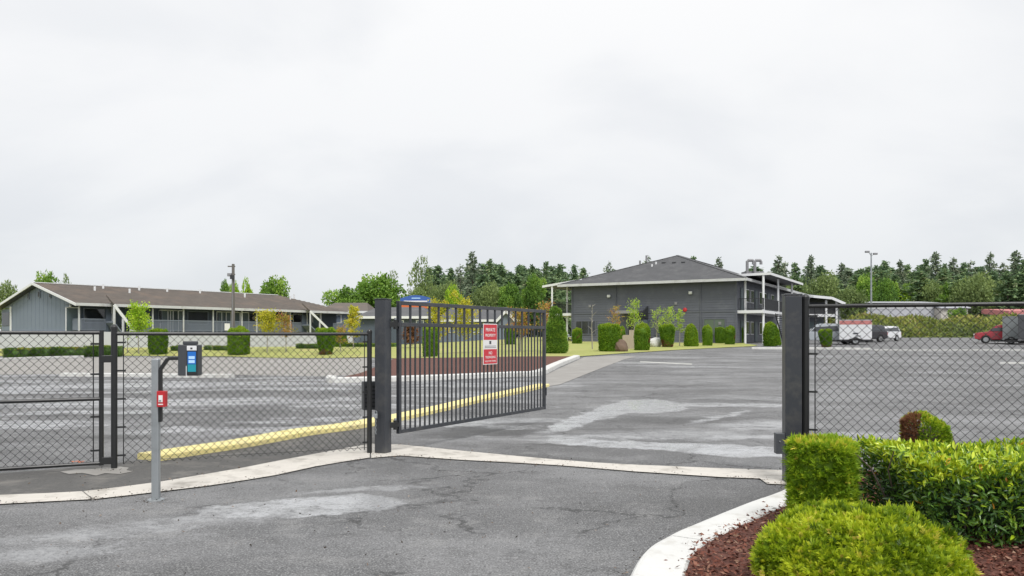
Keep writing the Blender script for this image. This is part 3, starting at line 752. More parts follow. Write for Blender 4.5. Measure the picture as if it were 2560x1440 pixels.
# --- padlock and chain on the hinge post
pl = thing('padlock', 'small steel padlock hanging on the square gate post', 'padlock', GL + Vector((-.09, -.02, .40)))
q0 = GL + Vector((-.075, -.085, 0))
MB().box(q0.x-.022, q0.x+.022, q0.y-.035, q0.y-.013, .46, .52).build('lock_body', M['galv'], pl, bevel=.004)
MB().tube([q0+Vector((-.013, -.024, .52)), q0+Vector((-.013, -.024, .545)), q0+Vector((0, -.024, .56)), q0+Vector((.013, -.024, .545)), q0+Vector((.013, -.024, .52))], .005, 8).build('shackle', M['galv'], pl)
ch = MB()
for i in range(7): ch.tube([q0+Vector((.004*((i % 2)*2-1), -.022, .455-i*.028)), q0+Vector((-.004*((i % 2)*2-1), -.022, .425-i*.028))], .006, 6)
ch.build('chain', M['galv'], pl)
# --- control box behind the fence end
cb = thing('control_box', 'black louvred control box behind the chain link by the gate post', 'control box', (F1.x-.03, F1.y+.13, 0))
c0 = (F1.x-.035, F1.y+.16)
rotbox(c0, .085, .06, .55, .92, yaw(F1-F0)).build('box', M['box_grey'], cb, bevel=.006)
for k in range(6):
    fd = (F1-F0).normalized(); fn = Vector((fd.y, -fd.x, 0))
    MB().bar(Vector((c0[0], c0[1], .60+k*.05)) - fd*.065 + fn*.062, Vector((c0[0], c0[1], .60+k*.05)) + fd*.065 + fn*.062, .006, .02).build('louvre', M['black'], cb)
MB().tube([(c0[0], c0[1], -.02), (c0[0], c0[1], .55)], .018, 10).build('conduit', M['black'], cb)

# --- chain link fence between small post and gate post
def fence(name, label, p0, p1, ztop, posts, zbot=.05):
    t = thing(name, label, 'fence', (p0.x, p0.y, 0))
    d = (p1-p0).normalized()
    for s_, r_, h_ in posts:
        ringpost(MB(), p0+d*s_, r_, -.02, h_).build('post', M['black'], t, smooth=False)
    MB().tube([p0+Vector((0, 0, ztop)), p1+Vector((0, 0, ztop))], .021, 12).build('top_rail', M['black'], t)
    L_ = (p1-p0).length
    m_ = zigzag(MB(), p0+d*.10, p0+d*(L_-.07), zbot, ztop+.02).build('chain_link_mesh', M['black'], t); m_['kind'] = 'stuff'
    for s_ in (.095, L_-.065):
        MB().tube([p0+d*s_+Vector((0, 0, zbot)), p0+d*s_+Vector((0, 0, ztop))], .006, 6).build('tension_bar', M['black'], t)
        for i in range(5):
            z = zbot+.10 + i*(ztop-zbot-.2)/4
            e_ = p0 if s_ < 1 else p1
            MB().bar(e_+Vector((0, 0, z)), p0+d*(s_+(.025 if s_ < 1 else -.025))+Vector((0, 0, z)), .014, .02).build('tension_band', M['black'], t)
    MB().tube([p0+d*.1+Vector((0, 0, zbot+.03)), p1+Vector((0, 0, zbot+.03))], .0035, 6).build('bottom_wire', M['black'], t)
    return t
fence('chain_link_fence', 'low black chain link fence between small post and square gate post', F0, F1, 1.535, [(0, .034, 1.60), ((F1-F0).length, .032, 1.56)])
# --- chain link leaf gate on the left
C1 = F0 + Vector((-.115, -.06, 0)); cd = Vector((-.907, -.421, 0)); C2 = C1 + cd*3.4
cg = thing('chain_link_gate', 'black chain link walk gate with middle rail hanging on the small post', 'gate', (C1.x, C1.y, 0))
for nm, z in (('top_rail', 1.545), ('middle_rail', .80), ('bottom_rail', .075)):
    MB().tube([C1+Vector((0, 0, z)), C2+Vector((0, 0, z))], .021, 12).build(nm, M['black'], cg)
for p_ in (C1, C2):
    MB().tube([p_+Vector((0, 0, .05)), p_+Vector((0, 0, 1.575))], .026, 12).build('stile', M['black'], cg)
m_ = zigzag(MB(), C1+cd*.085, C2-cd*.04, .075, 1.56).build('chain_link_mesh', M['black'], cg); m_['kind'] = 'stuff'
MB().tube([C1+cd*.08+Vector((0, 0, .075)), C1+cd*.08+Vector((0, 0, 1.545))], .007, 6).build('tension_bar', M['black'], cg)
for z in (.22, .60, 1.08, 1.42):
    MB().bar(C1+Vector((0, 0, z)), C1+cd*.11+Vector((0, 0, z)), .014, .022).build('tension_band', M['black'], cg)
for z in (1.25, .10):
    MB().bar(C1+Vector((0, 0, z)), F0+Vector((0, 0, z)), .055, .08).build('gate_hinge', M['black'], cg, bevel=.005)

# --- right gate post and tall chain link fence
gr_ = thing('gate_post', 'tall square charcoal steel gate post beside the yellow green shrubs', 'gate post', GR)
a2 = R(-6)
rotbox(GR, .083, .078, -.02, 1.925, a2).build('post', M['steel'], gr_, bevel=.008)
rotbox(GR, .088, .083, 1.925, 1.942, a2).build('cap', M['steel'], gr_, bevel=.004)
bx = rotbox((GR.x-.135, GR.y-.02), .045, .055, .30, .51, a2).build('latch_box', M['box_grey'], gr_, bevel=.005)
MB().tube([(GR.x-.15, GR.y-.074, .43), (GR.x-.15, GR.y-.082, .43)], .007, 10).build('keyhole', M['galv'], bx)
K0 = GR + Vector((.145, .02, 0)); K1 = K0 + Vector((.943, -.333, 0))*6.0
fence('chain_link_fence', 'tall black chain link fence behind the laurel hedge', K0, K1, 1.815, [(0, .040, 1.90), (3.0, .03, 1.84), (6.0, .04, 1.9)])

# --- card reader pedestal
KP = Vector((*P(390, 1250), 0))
ped = thing('reader_pedestal', 'galvanised pedestal with gooseneck arm holding a card reader', 'pedestal', KP)
MB().box(KP.x-.034, KP.x+.034, KP.y-.030, KP.y+.030, -.02, 1.30).build('post', M['galv'], ped, bevel=.012)
MB().lathe((KP.x, KP.y, 0), [(.075, .001), (.072, .010), (.05, .014)], 18).build('base_plate', M['galv'], ped)
fz = [(.047, .75), (.047, 1.20), (.047, 1.245)]
arm = [(KP.x+.046, KP.y-.01, .72), (KP.x+.046, KP.y-.01, 1.20), (KP.x+.115, KP.y-.01, 1.30), (KP.x+.26, KP.y-.01, 1.302)]
ar = MB()
for a_, b_ in zip(arm[:-1], arm[1:]): ar.bar(a_, b_, .03, .032, up=(0, 1, 0))
ar.build('gooseneck_arm', M['black'], ped, bevel=.003)
bxx = KP.x + .228
bo = MB().box(bxx, bxx+.190, KP.y-.07, KP.y+.02, 1.145, 1.428).build('reader_box', M['box_grey'], ped, bevel=.008)
MB().box(bxx+.035, bxx+.16, KP.y-.05, KP.y+.01, 1.4285, 1.46).build('rain_cap', M['box_grey'], bo, bevel=.008)
MB().box(bxx+.085, bxx+.182, KP.y-.078, KP.y-.0705, 1.15, 1.42).build('bezel', M['screen_dark'], bo, bevel=.002)
MB().box(bxx+.080, bxx+.0855, KP.y-.082, KP.y-.0705, 1.14, 1.235).build('edge_strip', M['white'], bo)
MB().box(bxx+.09, bxx+.178, KP.y-.088, KP.y-.079, 1.375, 1.418).build('card_slot', M['white'], bo, bevel=.003)
MB().box(bxx+.124, bxx+.142, KP.y-.0905, KP.y-.0885, 1.388, 1.402).build('slot_mark', M['screen_dark'], bo)
MB().box(bxx+.095, bxx+.170, KP.y-.081, KP.y-.0785, 1.25, 1.365).build('screen', M['lcd_blue'], bo)
MB().box(bxx+.095, bxx+.170, KP.y-.081, KP.y-.0785, 1.182, 1.248).build('screen_footer', M['lcd_teal'], bo)
for z in (1.298, 1.262):
    MB().box(bxx+.105, bxx+.160, KP.y-.083, KP.y-.0812, z, z+.026).build('screen_row', M['lcd_pale'], bo)
kb = thing('key_box', 'small red fire key box clamped on the galvanised pedestal', 'key box', (KP.x+.085, KP.y-.03, .86))
kz = .86
MB().box(KP.x+.036, KP.x+.112, KP.y-.07, KP.y-.01, kz, kz+.145).build('box', M['red'], kb, bevel=.004)
MB().box(KP.x+.055, KP.x+.092, KP.y-.0735, KP.y-.0705, kz+.045, kz+.108).build('label_plate', M['signwhite'], kb)
MB().lathe((KP.x+.070, KP.y-.074, kz+.06), [(.010, -.006), (.010, .006)], 10).build('lock_barrel', M['galv'], kb)
MB().box(KP.x+.052, KP.x+.096, KP.y-.0735, KP.y-.0705, kz+.020, kz+.030).build('label_strip', M['signwhite'], kb)
# bits of litter by the walk gate
lf = MB(); lc = P(190, 1160)
for i in range(9): lf.obox(Vector((lc[0]+random.uniform(-.09, .09), lc[1]+random.uniform(-.06, .06), .012+random.uniform(0, .02))), Vector((.035, random.uniform(-.02, .02), .006)), Vector((random.uniform(-.01, .01), .022, .004)), Vector((0, 0, .001)))
tag(lf.build('dead_leaves', M['orange']), 'orange dead leaves caught under the walk gate', 'leaves', kind='stuff')

# ================================================================== PLANTS NEAR THE CAMERA
def noisy(v, rng_, amp, freq): 
    return v
def tufts(p, nn, rng_, per, blades, L, W, spread=.75, sink=.05, tone=.5, tvar=.16, up=.25):
    """separate sprigs: each point sends out a bunch of flat fronds, each frond a fan of scale blades"""
    n = len(p)
    ln = np.clip(rng_.lognormal(-.02, .28, n), .5, 2.1)
    P_ = np.repeat(p - nn*sink, per, 0); N_ = np.repeat(nn, per, 0); S_ = np.repeat(ln, per)
    fd = N_ + np.array([0, 0, up]) + rng_.normal(size=(n*per, 3))*spread; fd /= np.linalg.norm(fd, axis=1, keepdims=True)
    sd_ = np.cross(fd, rng_.normal(size=(n*per, 3))); sd_ /= np.linalg.norm(sd_, axis=1, keepdims=True)+1e-9
    flat = np.cross(fd, sd_)
    vs_ = []; rn = []; t0 = np.repeat(tone + rng_.normal(0, tvar, n), per) + rng_.normal(0, .07, n*per)
    tot = sink+L
    for b in range(blades):
        k_ = (b-(blades-1)/2)/max(1, (blades-1)/2)
        st = P_ + fd*(tot*S_*(.50-.22*abs(k_)))[:, None]
        ax = fd + sd_*k_*.85 + rng_.normal(size=(n*per, 3))*.12
        v_, _ = leaf_arrays(st, ax, flat, tot*S_*(.62-.18*abs(k_)), W*rng_.uniform(.7, 1.3, n*per))
        vs_.append(v_.reshape(-1, 4, 3)); rn.append(t0 + .10*(1-abs(k_)))
    v = np.concatenate(vs_); rn = np.concatenate(rn)
    return v.reshape(-1, 3), np.arange(len(v)*4).reshape(-1, 4), np.clip(rn, 0, 1)
# --- yellow-green ball
rb = np.random.default_rng(11)
ball = thing('ball_shrub', 'big round yellow green arborvitae ball in the front corner of the bed', 'shrub', (1.85, 4.22, .12))
prof = [(.40, .0), (.50, .05), (.545, .12), (.55, .17), (.525, .25), (.46, .33), (.36, .395), (.24, .435), (.12, .452), (.0, .457)]
p, nn = surf_points(prof, 6500, rb)
p = p*(1 + .038*lumps(p, rb, 8, 1, 9)[:, None]) + nn*rb.normal(0, .013, (len(p), 1))
v, f, rr = tufts(p, nn, rb, 4, 5, .010, .0070, .85, .026, np.clip(.47+.16*lumps(p, rb, 8, 1, 9), .12, .85), .17)
dead = rb.random(len(p)) < .012
rr = np.where(np.tile(np.repeat(dead, 4), 5), 1.0, np.minimum(rr, .97))
obj('foliage', quad_mesh('ball_foliage', v, f, rr, [M['lime']], extra=hull_lathe(prof, 24, 0, .88)), ball)
MB().tube([(1.85, 4.22, .10), (1.85, 4.22, .2)], .03, 8).build('stem', M['bark'], ball)
# --- clipped column beside it
colm = thing('column_shrub', 'squared yellow green clipped shrub standing behind the ball shrub', 'shrub', (2.262, 5.82, .12))
prof = [(.19, .0), (.225, .03), (.232, .15), (.235, .40), (.232, .57), (.222, .61), (.18, .63), (.0, .638)]
p, nn = surf_points(prof, 2300, rb)
th = np.arctan2(p[:, 1], p[:, 0])
k = 1 + .08*np.cos(4*(th-R(12)))                                   # clipped nearly square
p[:, 0] *= k; p[:, 1] *= k
p = p*(1 + .022*lumps(p, rb, 8, 1, 10)[:, None]) + nn*rb.normal(0, .006, (len(p), 1))
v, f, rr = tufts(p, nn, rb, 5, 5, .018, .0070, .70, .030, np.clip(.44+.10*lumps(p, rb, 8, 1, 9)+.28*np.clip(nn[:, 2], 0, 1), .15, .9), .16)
dead = rb.random(len(p)) < .010
rr = np.where(np.tile(np.repeat(dead, 5), 5), 1.0, np.minimum(rr, .97))
obj('foliage', quad_mesh('column_foliage', v, f, rr, [M['lime2']], extra=hull_lathe(prof, 24, 0, .90)), colm)
MB().tube([(2.262, 5.82, .10), (2.262, 5.82, .2)], .03, 8).build('stem', M['bark'], colm)
# --- laurel hedge
hx0, hx1, hy0, hy1, hz = 2.68, 6.4, 5.15, 6.25, .668
hedge = thing('laurel_hedge', 'broad dark laurel hedge with glossy leaves under the tall chain link', 'hedge', (4.4, 5.7, .12))
def boxsurf(n, r_, layers=.22):
    A = [(hx1-hx0)*(hz-.1), (hx1-hx0)*(hy1-hy0), (hy1-hy0)*(hz-.1)]; w = np.array(A)/sum(A)
    ch = r_.choice(3, n, p=w); u = r_.random((n, 2)); p_ = np.zeros((n, 3)); n_ = np.zeros((n, 3))
    m0 = ch == 0; p_[m0] = np.column_stack([hx0+u[m0, 0]*(hx1-hx0), np.full(m0.sum(), hy0), .14+u[m0, 1]*(hz-.1)]); n_[m0] = (0, -1, 0)
    m1 = ch == 1; p_[m1] = np.column_stack([hx0+u[m1, 0]*(hx1-hx0), hy0+u[m1, 1]*(hy1-hy0), np.full(m1.sum(), hz+.02)]); n_[m1] = (0, 0, 1)
    m2 = ch == 2; p_[m2] = np.column_stack([np.full(m2.sum(), hx0), hy0+u[m2, 0]*(hy1-hy0), .14+u[m2, 1]*(hz-.1)]); n_[m2] = (-1, 0, 0)
    return p_, n_, ch
rl = np.random.default_rng(21)
p, nn, ch = boxsurf(21000, rl)
dep = rl.exponential(.055, len(p)).clip(0, .25)
bul = .022*lumps(p, rl, 10, 1, 5)
p = p - nn*(dep+.02)[:, None] + nn*bul[:, None]
rel = (p[:, 2]-.12)/hz
# the lower front corner is rounded, the foot drawn in
p[:, 1] += np.where(ch == 0, np.clip(.22-rel, 0, 1)*.25, 0)
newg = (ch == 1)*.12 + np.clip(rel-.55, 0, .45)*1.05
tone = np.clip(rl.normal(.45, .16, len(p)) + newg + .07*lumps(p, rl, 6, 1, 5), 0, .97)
tone = np.where(rl.random(len(p)) < .006, 1.0, tone)
axx = nn*.55 + rl.normal(size=p.shape)*.55 + np.array([0, 0, .35])
axx[ch == 1] += np.array([0, 0, .4])
nr = nn*.6 + np.array([0, 0, .7]) + rl.normal(size=p.shape)*.35
Lf = rl.uniform(.040, .075, len(p))
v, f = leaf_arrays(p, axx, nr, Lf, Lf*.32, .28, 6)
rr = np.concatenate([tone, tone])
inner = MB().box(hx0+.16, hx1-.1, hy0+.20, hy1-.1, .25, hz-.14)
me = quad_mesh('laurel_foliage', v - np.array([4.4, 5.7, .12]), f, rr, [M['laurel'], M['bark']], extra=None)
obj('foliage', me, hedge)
tw = MB()
for i in range(90):
    x, y = rl.uniform(hx0+.1, hx1-.1), rl.uniform(hy0+.15, hy1-.1)
    a_ = Vector((x, y, .10)); b_ = a_ + Vector((rl.normal()*.12, rl.normal()*.12, rl.uniform(.3, .5)))
    tw.tube([a_, b_], [.010, .005], 5)
    tw.tube([b_, b_+Vector((rl.normal()*.1, rl.normal()*.1, .15))], [.005, .003], 5)
tw.build('stems', M['bark'], hedge)
inner.build('leaf_core', M['laurel'], hedge)
# --- half scorched shrub behind the hedge
sc = thing('scorched_shrub', 'small clipped shrub half brown and half green against the tall fence', 'shrub', (3.80, 7.35, .12))
prof = [(.15, .0), (.195, .05), (.205, .25), (.205, .48), (.19, .59), (.13, .635), (0, .645)]
p, nn = surf_points(prof, 5200, rb)
p *= 1 + .04*lumps(p, rb, 8, 1, 12)[:, None]
dead = (p[:, 0] + .10*lumps(p, rb, 6, 1, 9) + .05) < -.05
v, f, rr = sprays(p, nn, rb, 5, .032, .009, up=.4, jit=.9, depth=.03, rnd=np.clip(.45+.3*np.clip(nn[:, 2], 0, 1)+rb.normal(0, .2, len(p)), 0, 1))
obj('foliage', quad_mesh('scorched_foliage', v, f, rr, [M['lime2'], M['brown'], M['bark']], mi=np.repeat(dead.astype(int), 5), extra=hull_lathe(prof, 18, 2, .85)), sc)

# ================================================================== CLIPPED SHRUBS, HEDGES AND YOUNG TREES IN THE GROUNDS
def topiary_mesh(name, prof, seed, n=2600, mat='clip', leaf=.07):
    r_ = np.random.default_rng(seed)
    p, nn = surf_points(prof, n, r_)
    p = p*(1+.045*lumps(p, r_, 8, 1, 6)[:, None])
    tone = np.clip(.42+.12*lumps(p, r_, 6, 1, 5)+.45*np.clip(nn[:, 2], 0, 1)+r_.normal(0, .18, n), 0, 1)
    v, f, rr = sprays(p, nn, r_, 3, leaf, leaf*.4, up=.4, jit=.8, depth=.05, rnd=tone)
    dead = (p[:, 2] + .10*lumps(p, r_, 6, 1, 5) < .20) if name.startswith('tapered') else (lumps(p, r_, 6, 1, 4) > 2.1)
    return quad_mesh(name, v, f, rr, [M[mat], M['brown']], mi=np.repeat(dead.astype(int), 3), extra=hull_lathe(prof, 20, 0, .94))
TOP = {   # unit width 1 (diameter), unit height 1
    'dome':  topiary_mesh('dome_column', [(.42, 0), (.47, .03), (.49, .4), (.49, .75), (.45, .88), (.33, .96), (0, 1)], 31),
    'bell':  topiary_mesh('bell_column', [(.46, 0), (.49, .05), (.49, .3), (.46, .65), (.38, .85), (.25, .95), (0, 1)], 32),
    'flat':  topiary_mesh('flat_column', [(.40, 0), (.46, .05), (.49, .5), (.49, .90), (.45, .97), (0, 1)], 33),
    'taper': topiary_mesh('tapered_column', [(.28, 0), (.33, .05), (.42, .4), (.49, .75), (.48, .92), (.40, .98), (0, 1)], 34),
}
stem_me = MB().tube([(0, 0, -.05), (0, 0, .12)], .08, 8).build('stem', M['bark']).data
bpy.data.objects.remove(bpy.data.objects['stem'] if 'stem' in bpy.data.objects and bpy.data.objects['stem'].parent is None else [o for o in bpy.data.objects if o.name.startswith('stem') and o.parent is None][0])
def topiary(kind, px0, px1, ytop, ybot, label, tilt=0.0, group='clipped column shrubs on the lawn', rot=None):
    pc = (px0+px1)/2
    x, y = P(pc, ybot); g_ = gz(x, y)+.03
    w = (px1-px0)*y/FPX; y += w*.45; x = at(pc, y); g_ = gz(x, y)+.03
    h = zat(ytop, y)-g_
    t = thing('clipped_shrub', label, 'shrub', (x, y, g_), rot if rot is not None else random.uniform(0, 6), group)
    o1 = obj('foliage', TOP[kind], t); o1.scale = (w, w, h); o1.rotation_euler = (random.uniform(-.03, .03), tilt+random.uniform(-.03, .03), 0); o1.scale = (w*random.uniform(.95, 1.05), w, h)
    o2 = obj('stem', stem_me, t); o2.scale = (w, w, h)
    return t
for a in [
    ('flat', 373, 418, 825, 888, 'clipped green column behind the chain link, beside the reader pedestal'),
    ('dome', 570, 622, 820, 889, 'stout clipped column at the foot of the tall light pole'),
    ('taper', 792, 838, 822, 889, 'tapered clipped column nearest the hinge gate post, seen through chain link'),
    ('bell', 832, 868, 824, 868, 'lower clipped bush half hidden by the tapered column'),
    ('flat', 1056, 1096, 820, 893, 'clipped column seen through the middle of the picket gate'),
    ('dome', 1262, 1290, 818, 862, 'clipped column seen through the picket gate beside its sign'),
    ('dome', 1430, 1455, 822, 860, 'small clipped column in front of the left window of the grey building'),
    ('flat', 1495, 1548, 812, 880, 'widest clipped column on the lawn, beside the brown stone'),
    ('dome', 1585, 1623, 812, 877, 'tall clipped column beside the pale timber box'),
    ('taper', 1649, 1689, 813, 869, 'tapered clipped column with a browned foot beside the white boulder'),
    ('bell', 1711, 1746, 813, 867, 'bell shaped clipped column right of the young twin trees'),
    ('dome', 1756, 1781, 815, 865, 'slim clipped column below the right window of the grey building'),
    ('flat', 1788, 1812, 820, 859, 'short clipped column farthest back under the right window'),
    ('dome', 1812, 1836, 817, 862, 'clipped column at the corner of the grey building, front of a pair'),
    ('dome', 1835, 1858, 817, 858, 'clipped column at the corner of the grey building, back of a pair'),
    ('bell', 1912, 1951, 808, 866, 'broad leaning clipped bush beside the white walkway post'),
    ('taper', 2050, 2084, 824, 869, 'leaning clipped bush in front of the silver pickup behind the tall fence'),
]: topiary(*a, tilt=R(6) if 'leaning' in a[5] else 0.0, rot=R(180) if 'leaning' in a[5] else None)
topiary('bell', 1545, 1563, 818, 862, 'narrow clipped column tucked behind the widest one')

# --- loose pale-green cone
def cone_shrub(px, ytop, ybot, w, label):
    x, y = P(px, ybot); g_ = gz(x, y); h = zat(ytop, y)-g_
    t = thing('arborvitae', label, 'shrub', (x, y, g_))
    r_ = np.random.default_rng(44)
    prof = [(.38, 0), (.46, .06), (.48, .2), (.42, .5), (.30, .75), (.16, .92), (0, 1)]
    prof = [(a*w, b*h) for a, b in prof]
    p, nn = surf_points(prof, 5200, r_)
    p = p*(1+.10*lumps(p, r_, 10, 1, 3)[:, None])
    v, f, rr = sprays(p, nn, r_, 3, .16, .04, up=.9, jit=.9, depth=.12, rnd=np.clip(.5+.15*lumps(p, r_, 8, 1, 4)+r_.normal(0, .2, len(p)), 0, 1))
    obj('foliage', quad_mesh('cone_foliage', v, f, rr, [M['decid']], extra=hull_lathe(prof, 14, 0, .8)), t)
    MB().tube([(x, y, g_-.1), (x, y, g_+.5)], .05, 8).build('trunk', M['bark'], t)
cone_shrub(1390, 770, 884, 1.35, 'loose light green conical arborvitae right of the open gate')

# --- low box hedges
def lowhedge(px0, px1, ytop, ybot, label, depth=.7, gaps=(), dens=420):
    a = P(px0, ybot); b = P(px1, ybot)
    A = Vector((a[0], a[1], 0)); B = Vector((b[0], b[1], 0)); d_ = (B-A); L_ = d_.length; d_.normalize(); nb = Vector((-d_.y, d_.x, 0))
    Y = (a[1]+b[1])/2; z0 = gz((a[0]+b[0])/2, Y); h = zat(ytop, Y)-z0
    t = thing('low_hedge', label, 'hedge', (A.x, A.y, z0), yaw(d_), 'low clipped hedges along the lot')
    r_ = np.random.default_rng(int(px0)+5000)
    n = int(dens*L_*(h+depth))
    u = r_.random(n); top = r_.random(n) < depth/(h+depth)
    p = np.column_stack([u*L_, np.where(top, r_.random(n)*depth, 0.0), np.where(top, h, r_.random(n)*h)])
    nn = np.where(top[:, None], np.array([0, 0, 1.]), np.array([0, -1., 0]))
    p += nn*(.04*lumps(p, r_, 8, 1, 4))[:, None]
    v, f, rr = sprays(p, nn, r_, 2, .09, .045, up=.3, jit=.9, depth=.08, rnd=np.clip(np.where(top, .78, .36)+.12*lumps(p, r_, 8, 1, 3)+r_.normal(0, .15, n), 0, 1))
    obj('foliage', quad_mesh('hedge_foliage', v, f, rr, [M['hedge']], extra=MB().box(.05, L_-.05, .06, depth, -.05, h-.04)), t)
    return t
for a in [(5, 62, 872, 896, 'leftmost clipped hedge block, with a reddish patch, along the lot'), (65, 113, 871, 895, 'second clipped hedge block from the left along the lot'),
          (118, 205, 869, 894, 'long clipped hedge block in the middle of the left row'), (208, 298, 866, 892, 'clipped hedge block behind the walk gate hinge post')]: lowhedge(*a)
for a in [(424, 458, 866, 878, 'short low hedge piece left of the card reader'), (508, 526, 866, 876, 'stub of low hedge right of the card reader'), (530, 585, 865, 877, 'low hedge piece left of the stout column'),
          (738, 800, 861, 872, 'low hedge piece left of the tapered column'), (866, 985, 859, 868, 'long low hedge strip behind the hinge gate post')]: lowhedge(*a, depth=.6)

# --- young trees
def young_tree(px, ytop, ybot, label, mat, nlimb=12, spread=.9, nleaf=900, seed=0, lean=0.0, bare=.35, leaf=.11, bark='palebark', name='young_tree', r0=.045):
    x, y = P(px, ybot); g_ = gz(x, y); h = zat(ytop, y)-g_
    t = thing(name, label, 'tree', (x, y, g_))
    r_ = np.random.default_rng(seed+900)
    tr = MB(); lb = MB(); tips = []
    top = Vector((x+lean, y, g_+h*.92)); base = Vector((x, y, g_-.1))
    mid = base.lerp(top, .5)+Vector((r_.normal()*.06, 0, 0))
    tr.tube([base, mid, top], [r0, r0*.7, r0*.25], 7)
    for i in range(nlimb):
        s_ = bare + (1-bare)*(i+.5)/nlimb
        o_ = base.lerp(mid, s_*2) if s_ < .5 else mid.lerp(top, s_*2-1)
        th = i*2.4 + r_.uniform(-.4, .4); ln = spread*(1.15-.6*s_)*r_.uniform(.5, 1.15)
        e_ = o_ + Vector((math.cos(th)*ln, math.sin(th)*ln, ln*r_.uniform(.45, 1.0)))
        m2 = o_.lerp(e_, .5) + Vector((0, 0, ln*.08))
        lb.tube([o_, m2, e_], [r0*.45, r0*.3, r0*.12], 5)
        tips += [(o_.lerp(m2, .6), .7), (m2, 1), (m2.lerp(e_, .5), 1), (e_, 1.2)]
    tips.append((top, 1.0))
    tr.build('trunk', M[bark], t); lb.build('limbs', M[bark], t)
    if nleaf:
        c = np.array([tuple(a - Vector((x, y, g_))) for a, _ in tips]); ids = r_.integers(0, len(c), nleaf)
        p = c[ids] + r_.normal(size=(nleaf, 3))*spread*np.array([.14, .14, .13])
        v, f = leaf_arrays(p, r_.normal(size=(nleaf, 3))-[0, 0, .3], r_.normal(size=(nleaf, 3))+[0, 0, .6], leaf*r_.uniform(.6, 1.3, nleaf), leaf*.6*r_.uniform(.7, 1.2, nleaf))
        tone = np.clip(.5+.22*r_.normal(size=len(c))[ids]+r_.normal(0, .18, nleaf), 0, 1)
        obj('crown', quad_mesh('young_crown', v, f, tone, [M[mat]]), t)
    return t
young_tree(347, 765, 885, 'bright lime young tree before the sloping stair roof', 'limetree', 16, 1.15, 2400, 1, bare=.45, leaf=.16)
young_tree(318, 826, 884, 'thin leafless sapling behind the walk gate post', 'young', 6, .35, 60, 16, leaf=.08)
young_tree(668, 778, 882, 'young yellow green tree left of the orange one by the blue grey building', 'gold', 15, 1.15, 1900, 2, bare=.45, leaf=.15)
young_tree(715, 782, 882, 'young orange leaved tree before the blue grey building', 'amber', 13, .9, 850, 3, bare=.4, leaf=.14)
young_tree(884, 764, 872, 'slim yellow young tree left of the hinge gate post', 'gold', 15, .75, 1700, 4, bare=.3, leaf=.15)
young_tree(852, 818, 880, 'small amber leaved sapling beside the tapered column', 'amber', 9, .8, 500, 5, bare=.4, leaf=.13)
young_tree(1092, 752, 886, 'golden young tree seen through the left part of the picket gate', 'gold', 16, .95, 1500, 6, bare=.3, leaf=.14)
young_tree(1160, 748, 884, 'taller golden young tree seen through the middle of the picket gate', 'gold', 18, 1.2, 2300, 7, bare=.3, leaf=.14)
young_tree(1300, 775, 880, 'orange and yellow young tree seen through the free end of the gate', 'amber', 15, 1.0, 1300, 8, bare=.35, leaf=.13)
young_tree(1365, 752, 880, 'young tree with rusty top leaves behind the loose conical arborvitae', 'amber', 14, .8, 800, 15, bare=.4, leaf=.12)
young_tree(1481, 752, 874, 'bare pale young tree before the left of the grey building', 'young', 9, .5, 0, 9)
young_tree(1537, 762, 868, 'orange leaved young tree behind the widest clipped column', 'amber', 12, .75, 700, 10, bare=.35, leaf=.10)
young_tree(1582, 750, 872, 'tall light green young tree before the entrance canopy', 'young', 14, .75, 850, 11, lean=.1, bare=.45, leaf=.11)
young_tree(1640, 772, 866, 'young green tree left of the tapered clipped column', 'young', 11, .75, 480, 12, bare=.4, leaf=.10)
young_tree(1672, 768, 866, 'forked young green tree behind the tapered clipped column', 'young', 12, .85, 800, 13, bare=.4, leaf=.11)
young_tree(1699, 770, 866, 'young green tree below the red alarm bell', 'young', 12, .5, 600, 14, bare=.4, leaf=.11)

# --- stone, boulder, timber box, rusty bush
def boulder(name, label, px, ybot, w, h, mat, seed, dpt=None):
    x, y = P(px, ybot); g_ = gz(x, y)
    bm = bmesh.new(); bmesh.ops.create_icosphere(bm, subdivisions=3, radius=1)
    r_ = np.random.default_rng(seed); co_ = np.array([v.co[:] for v in bm.verts]); k_ = 1+.10*lumps(co_, r_, 8, 1, 2.2)+.04*lumps(co_, r_, 8, 1, 6)
    for v, kk in zip(bm.verts, k_): v.co = Vector((v.co.x*w/2*kk, v.co.y*(dpt or w)/2*kk, v.co.z*h*.62*kk+h*.38))
    me = bpy.data.meshes.new(name); bm.to_mesh(me); bm.free(); me.materials.append(M[mat])
    o = obj(name, me, loc=(x, y+w*.4, g_)); tag(o, label, 'rock'); return o
boulder('boulder', 'brown landscape stone between the widest column and the timber box', 1552, 880, 1.0, .78, 'stone', 3)
boulder('boulder', 'pale white boulder on the lawn between two clipped columns', 1640, 868, 1.15, .75, 'whitec', 4)
x, y = P(1573, 873); g_ = gz(x, y)
tb = thing('timber_box', 'pale slatted timber box beside the brown stone', 'box', (x, y, g_))
for i in range(6):
    MB().box(x-.42+i*.14, x-.42+i*.14+.125, y, y+.03, g_, g_+1.35-(.35 if i < 3 else 0)).build('slat', M['timber'], tb)
MB().box(x-.41, x+.40, y+.032, y+.6, g_, g_+.95).build('bin', M['timber'], tb)
bo_ = young_tree(1026, 818, 870, 'rusty brown round bush seen through the picket gate by the hinge', 'brown', 14, .75, 2200, 40, bare=.2, leaf=.16, name='rusty_bush', bark='bark')
bo_['category'] = 'bush'

# ================================================================== BUILDINGS
def V3(p, z): return Vector((p[0], p[1], z))
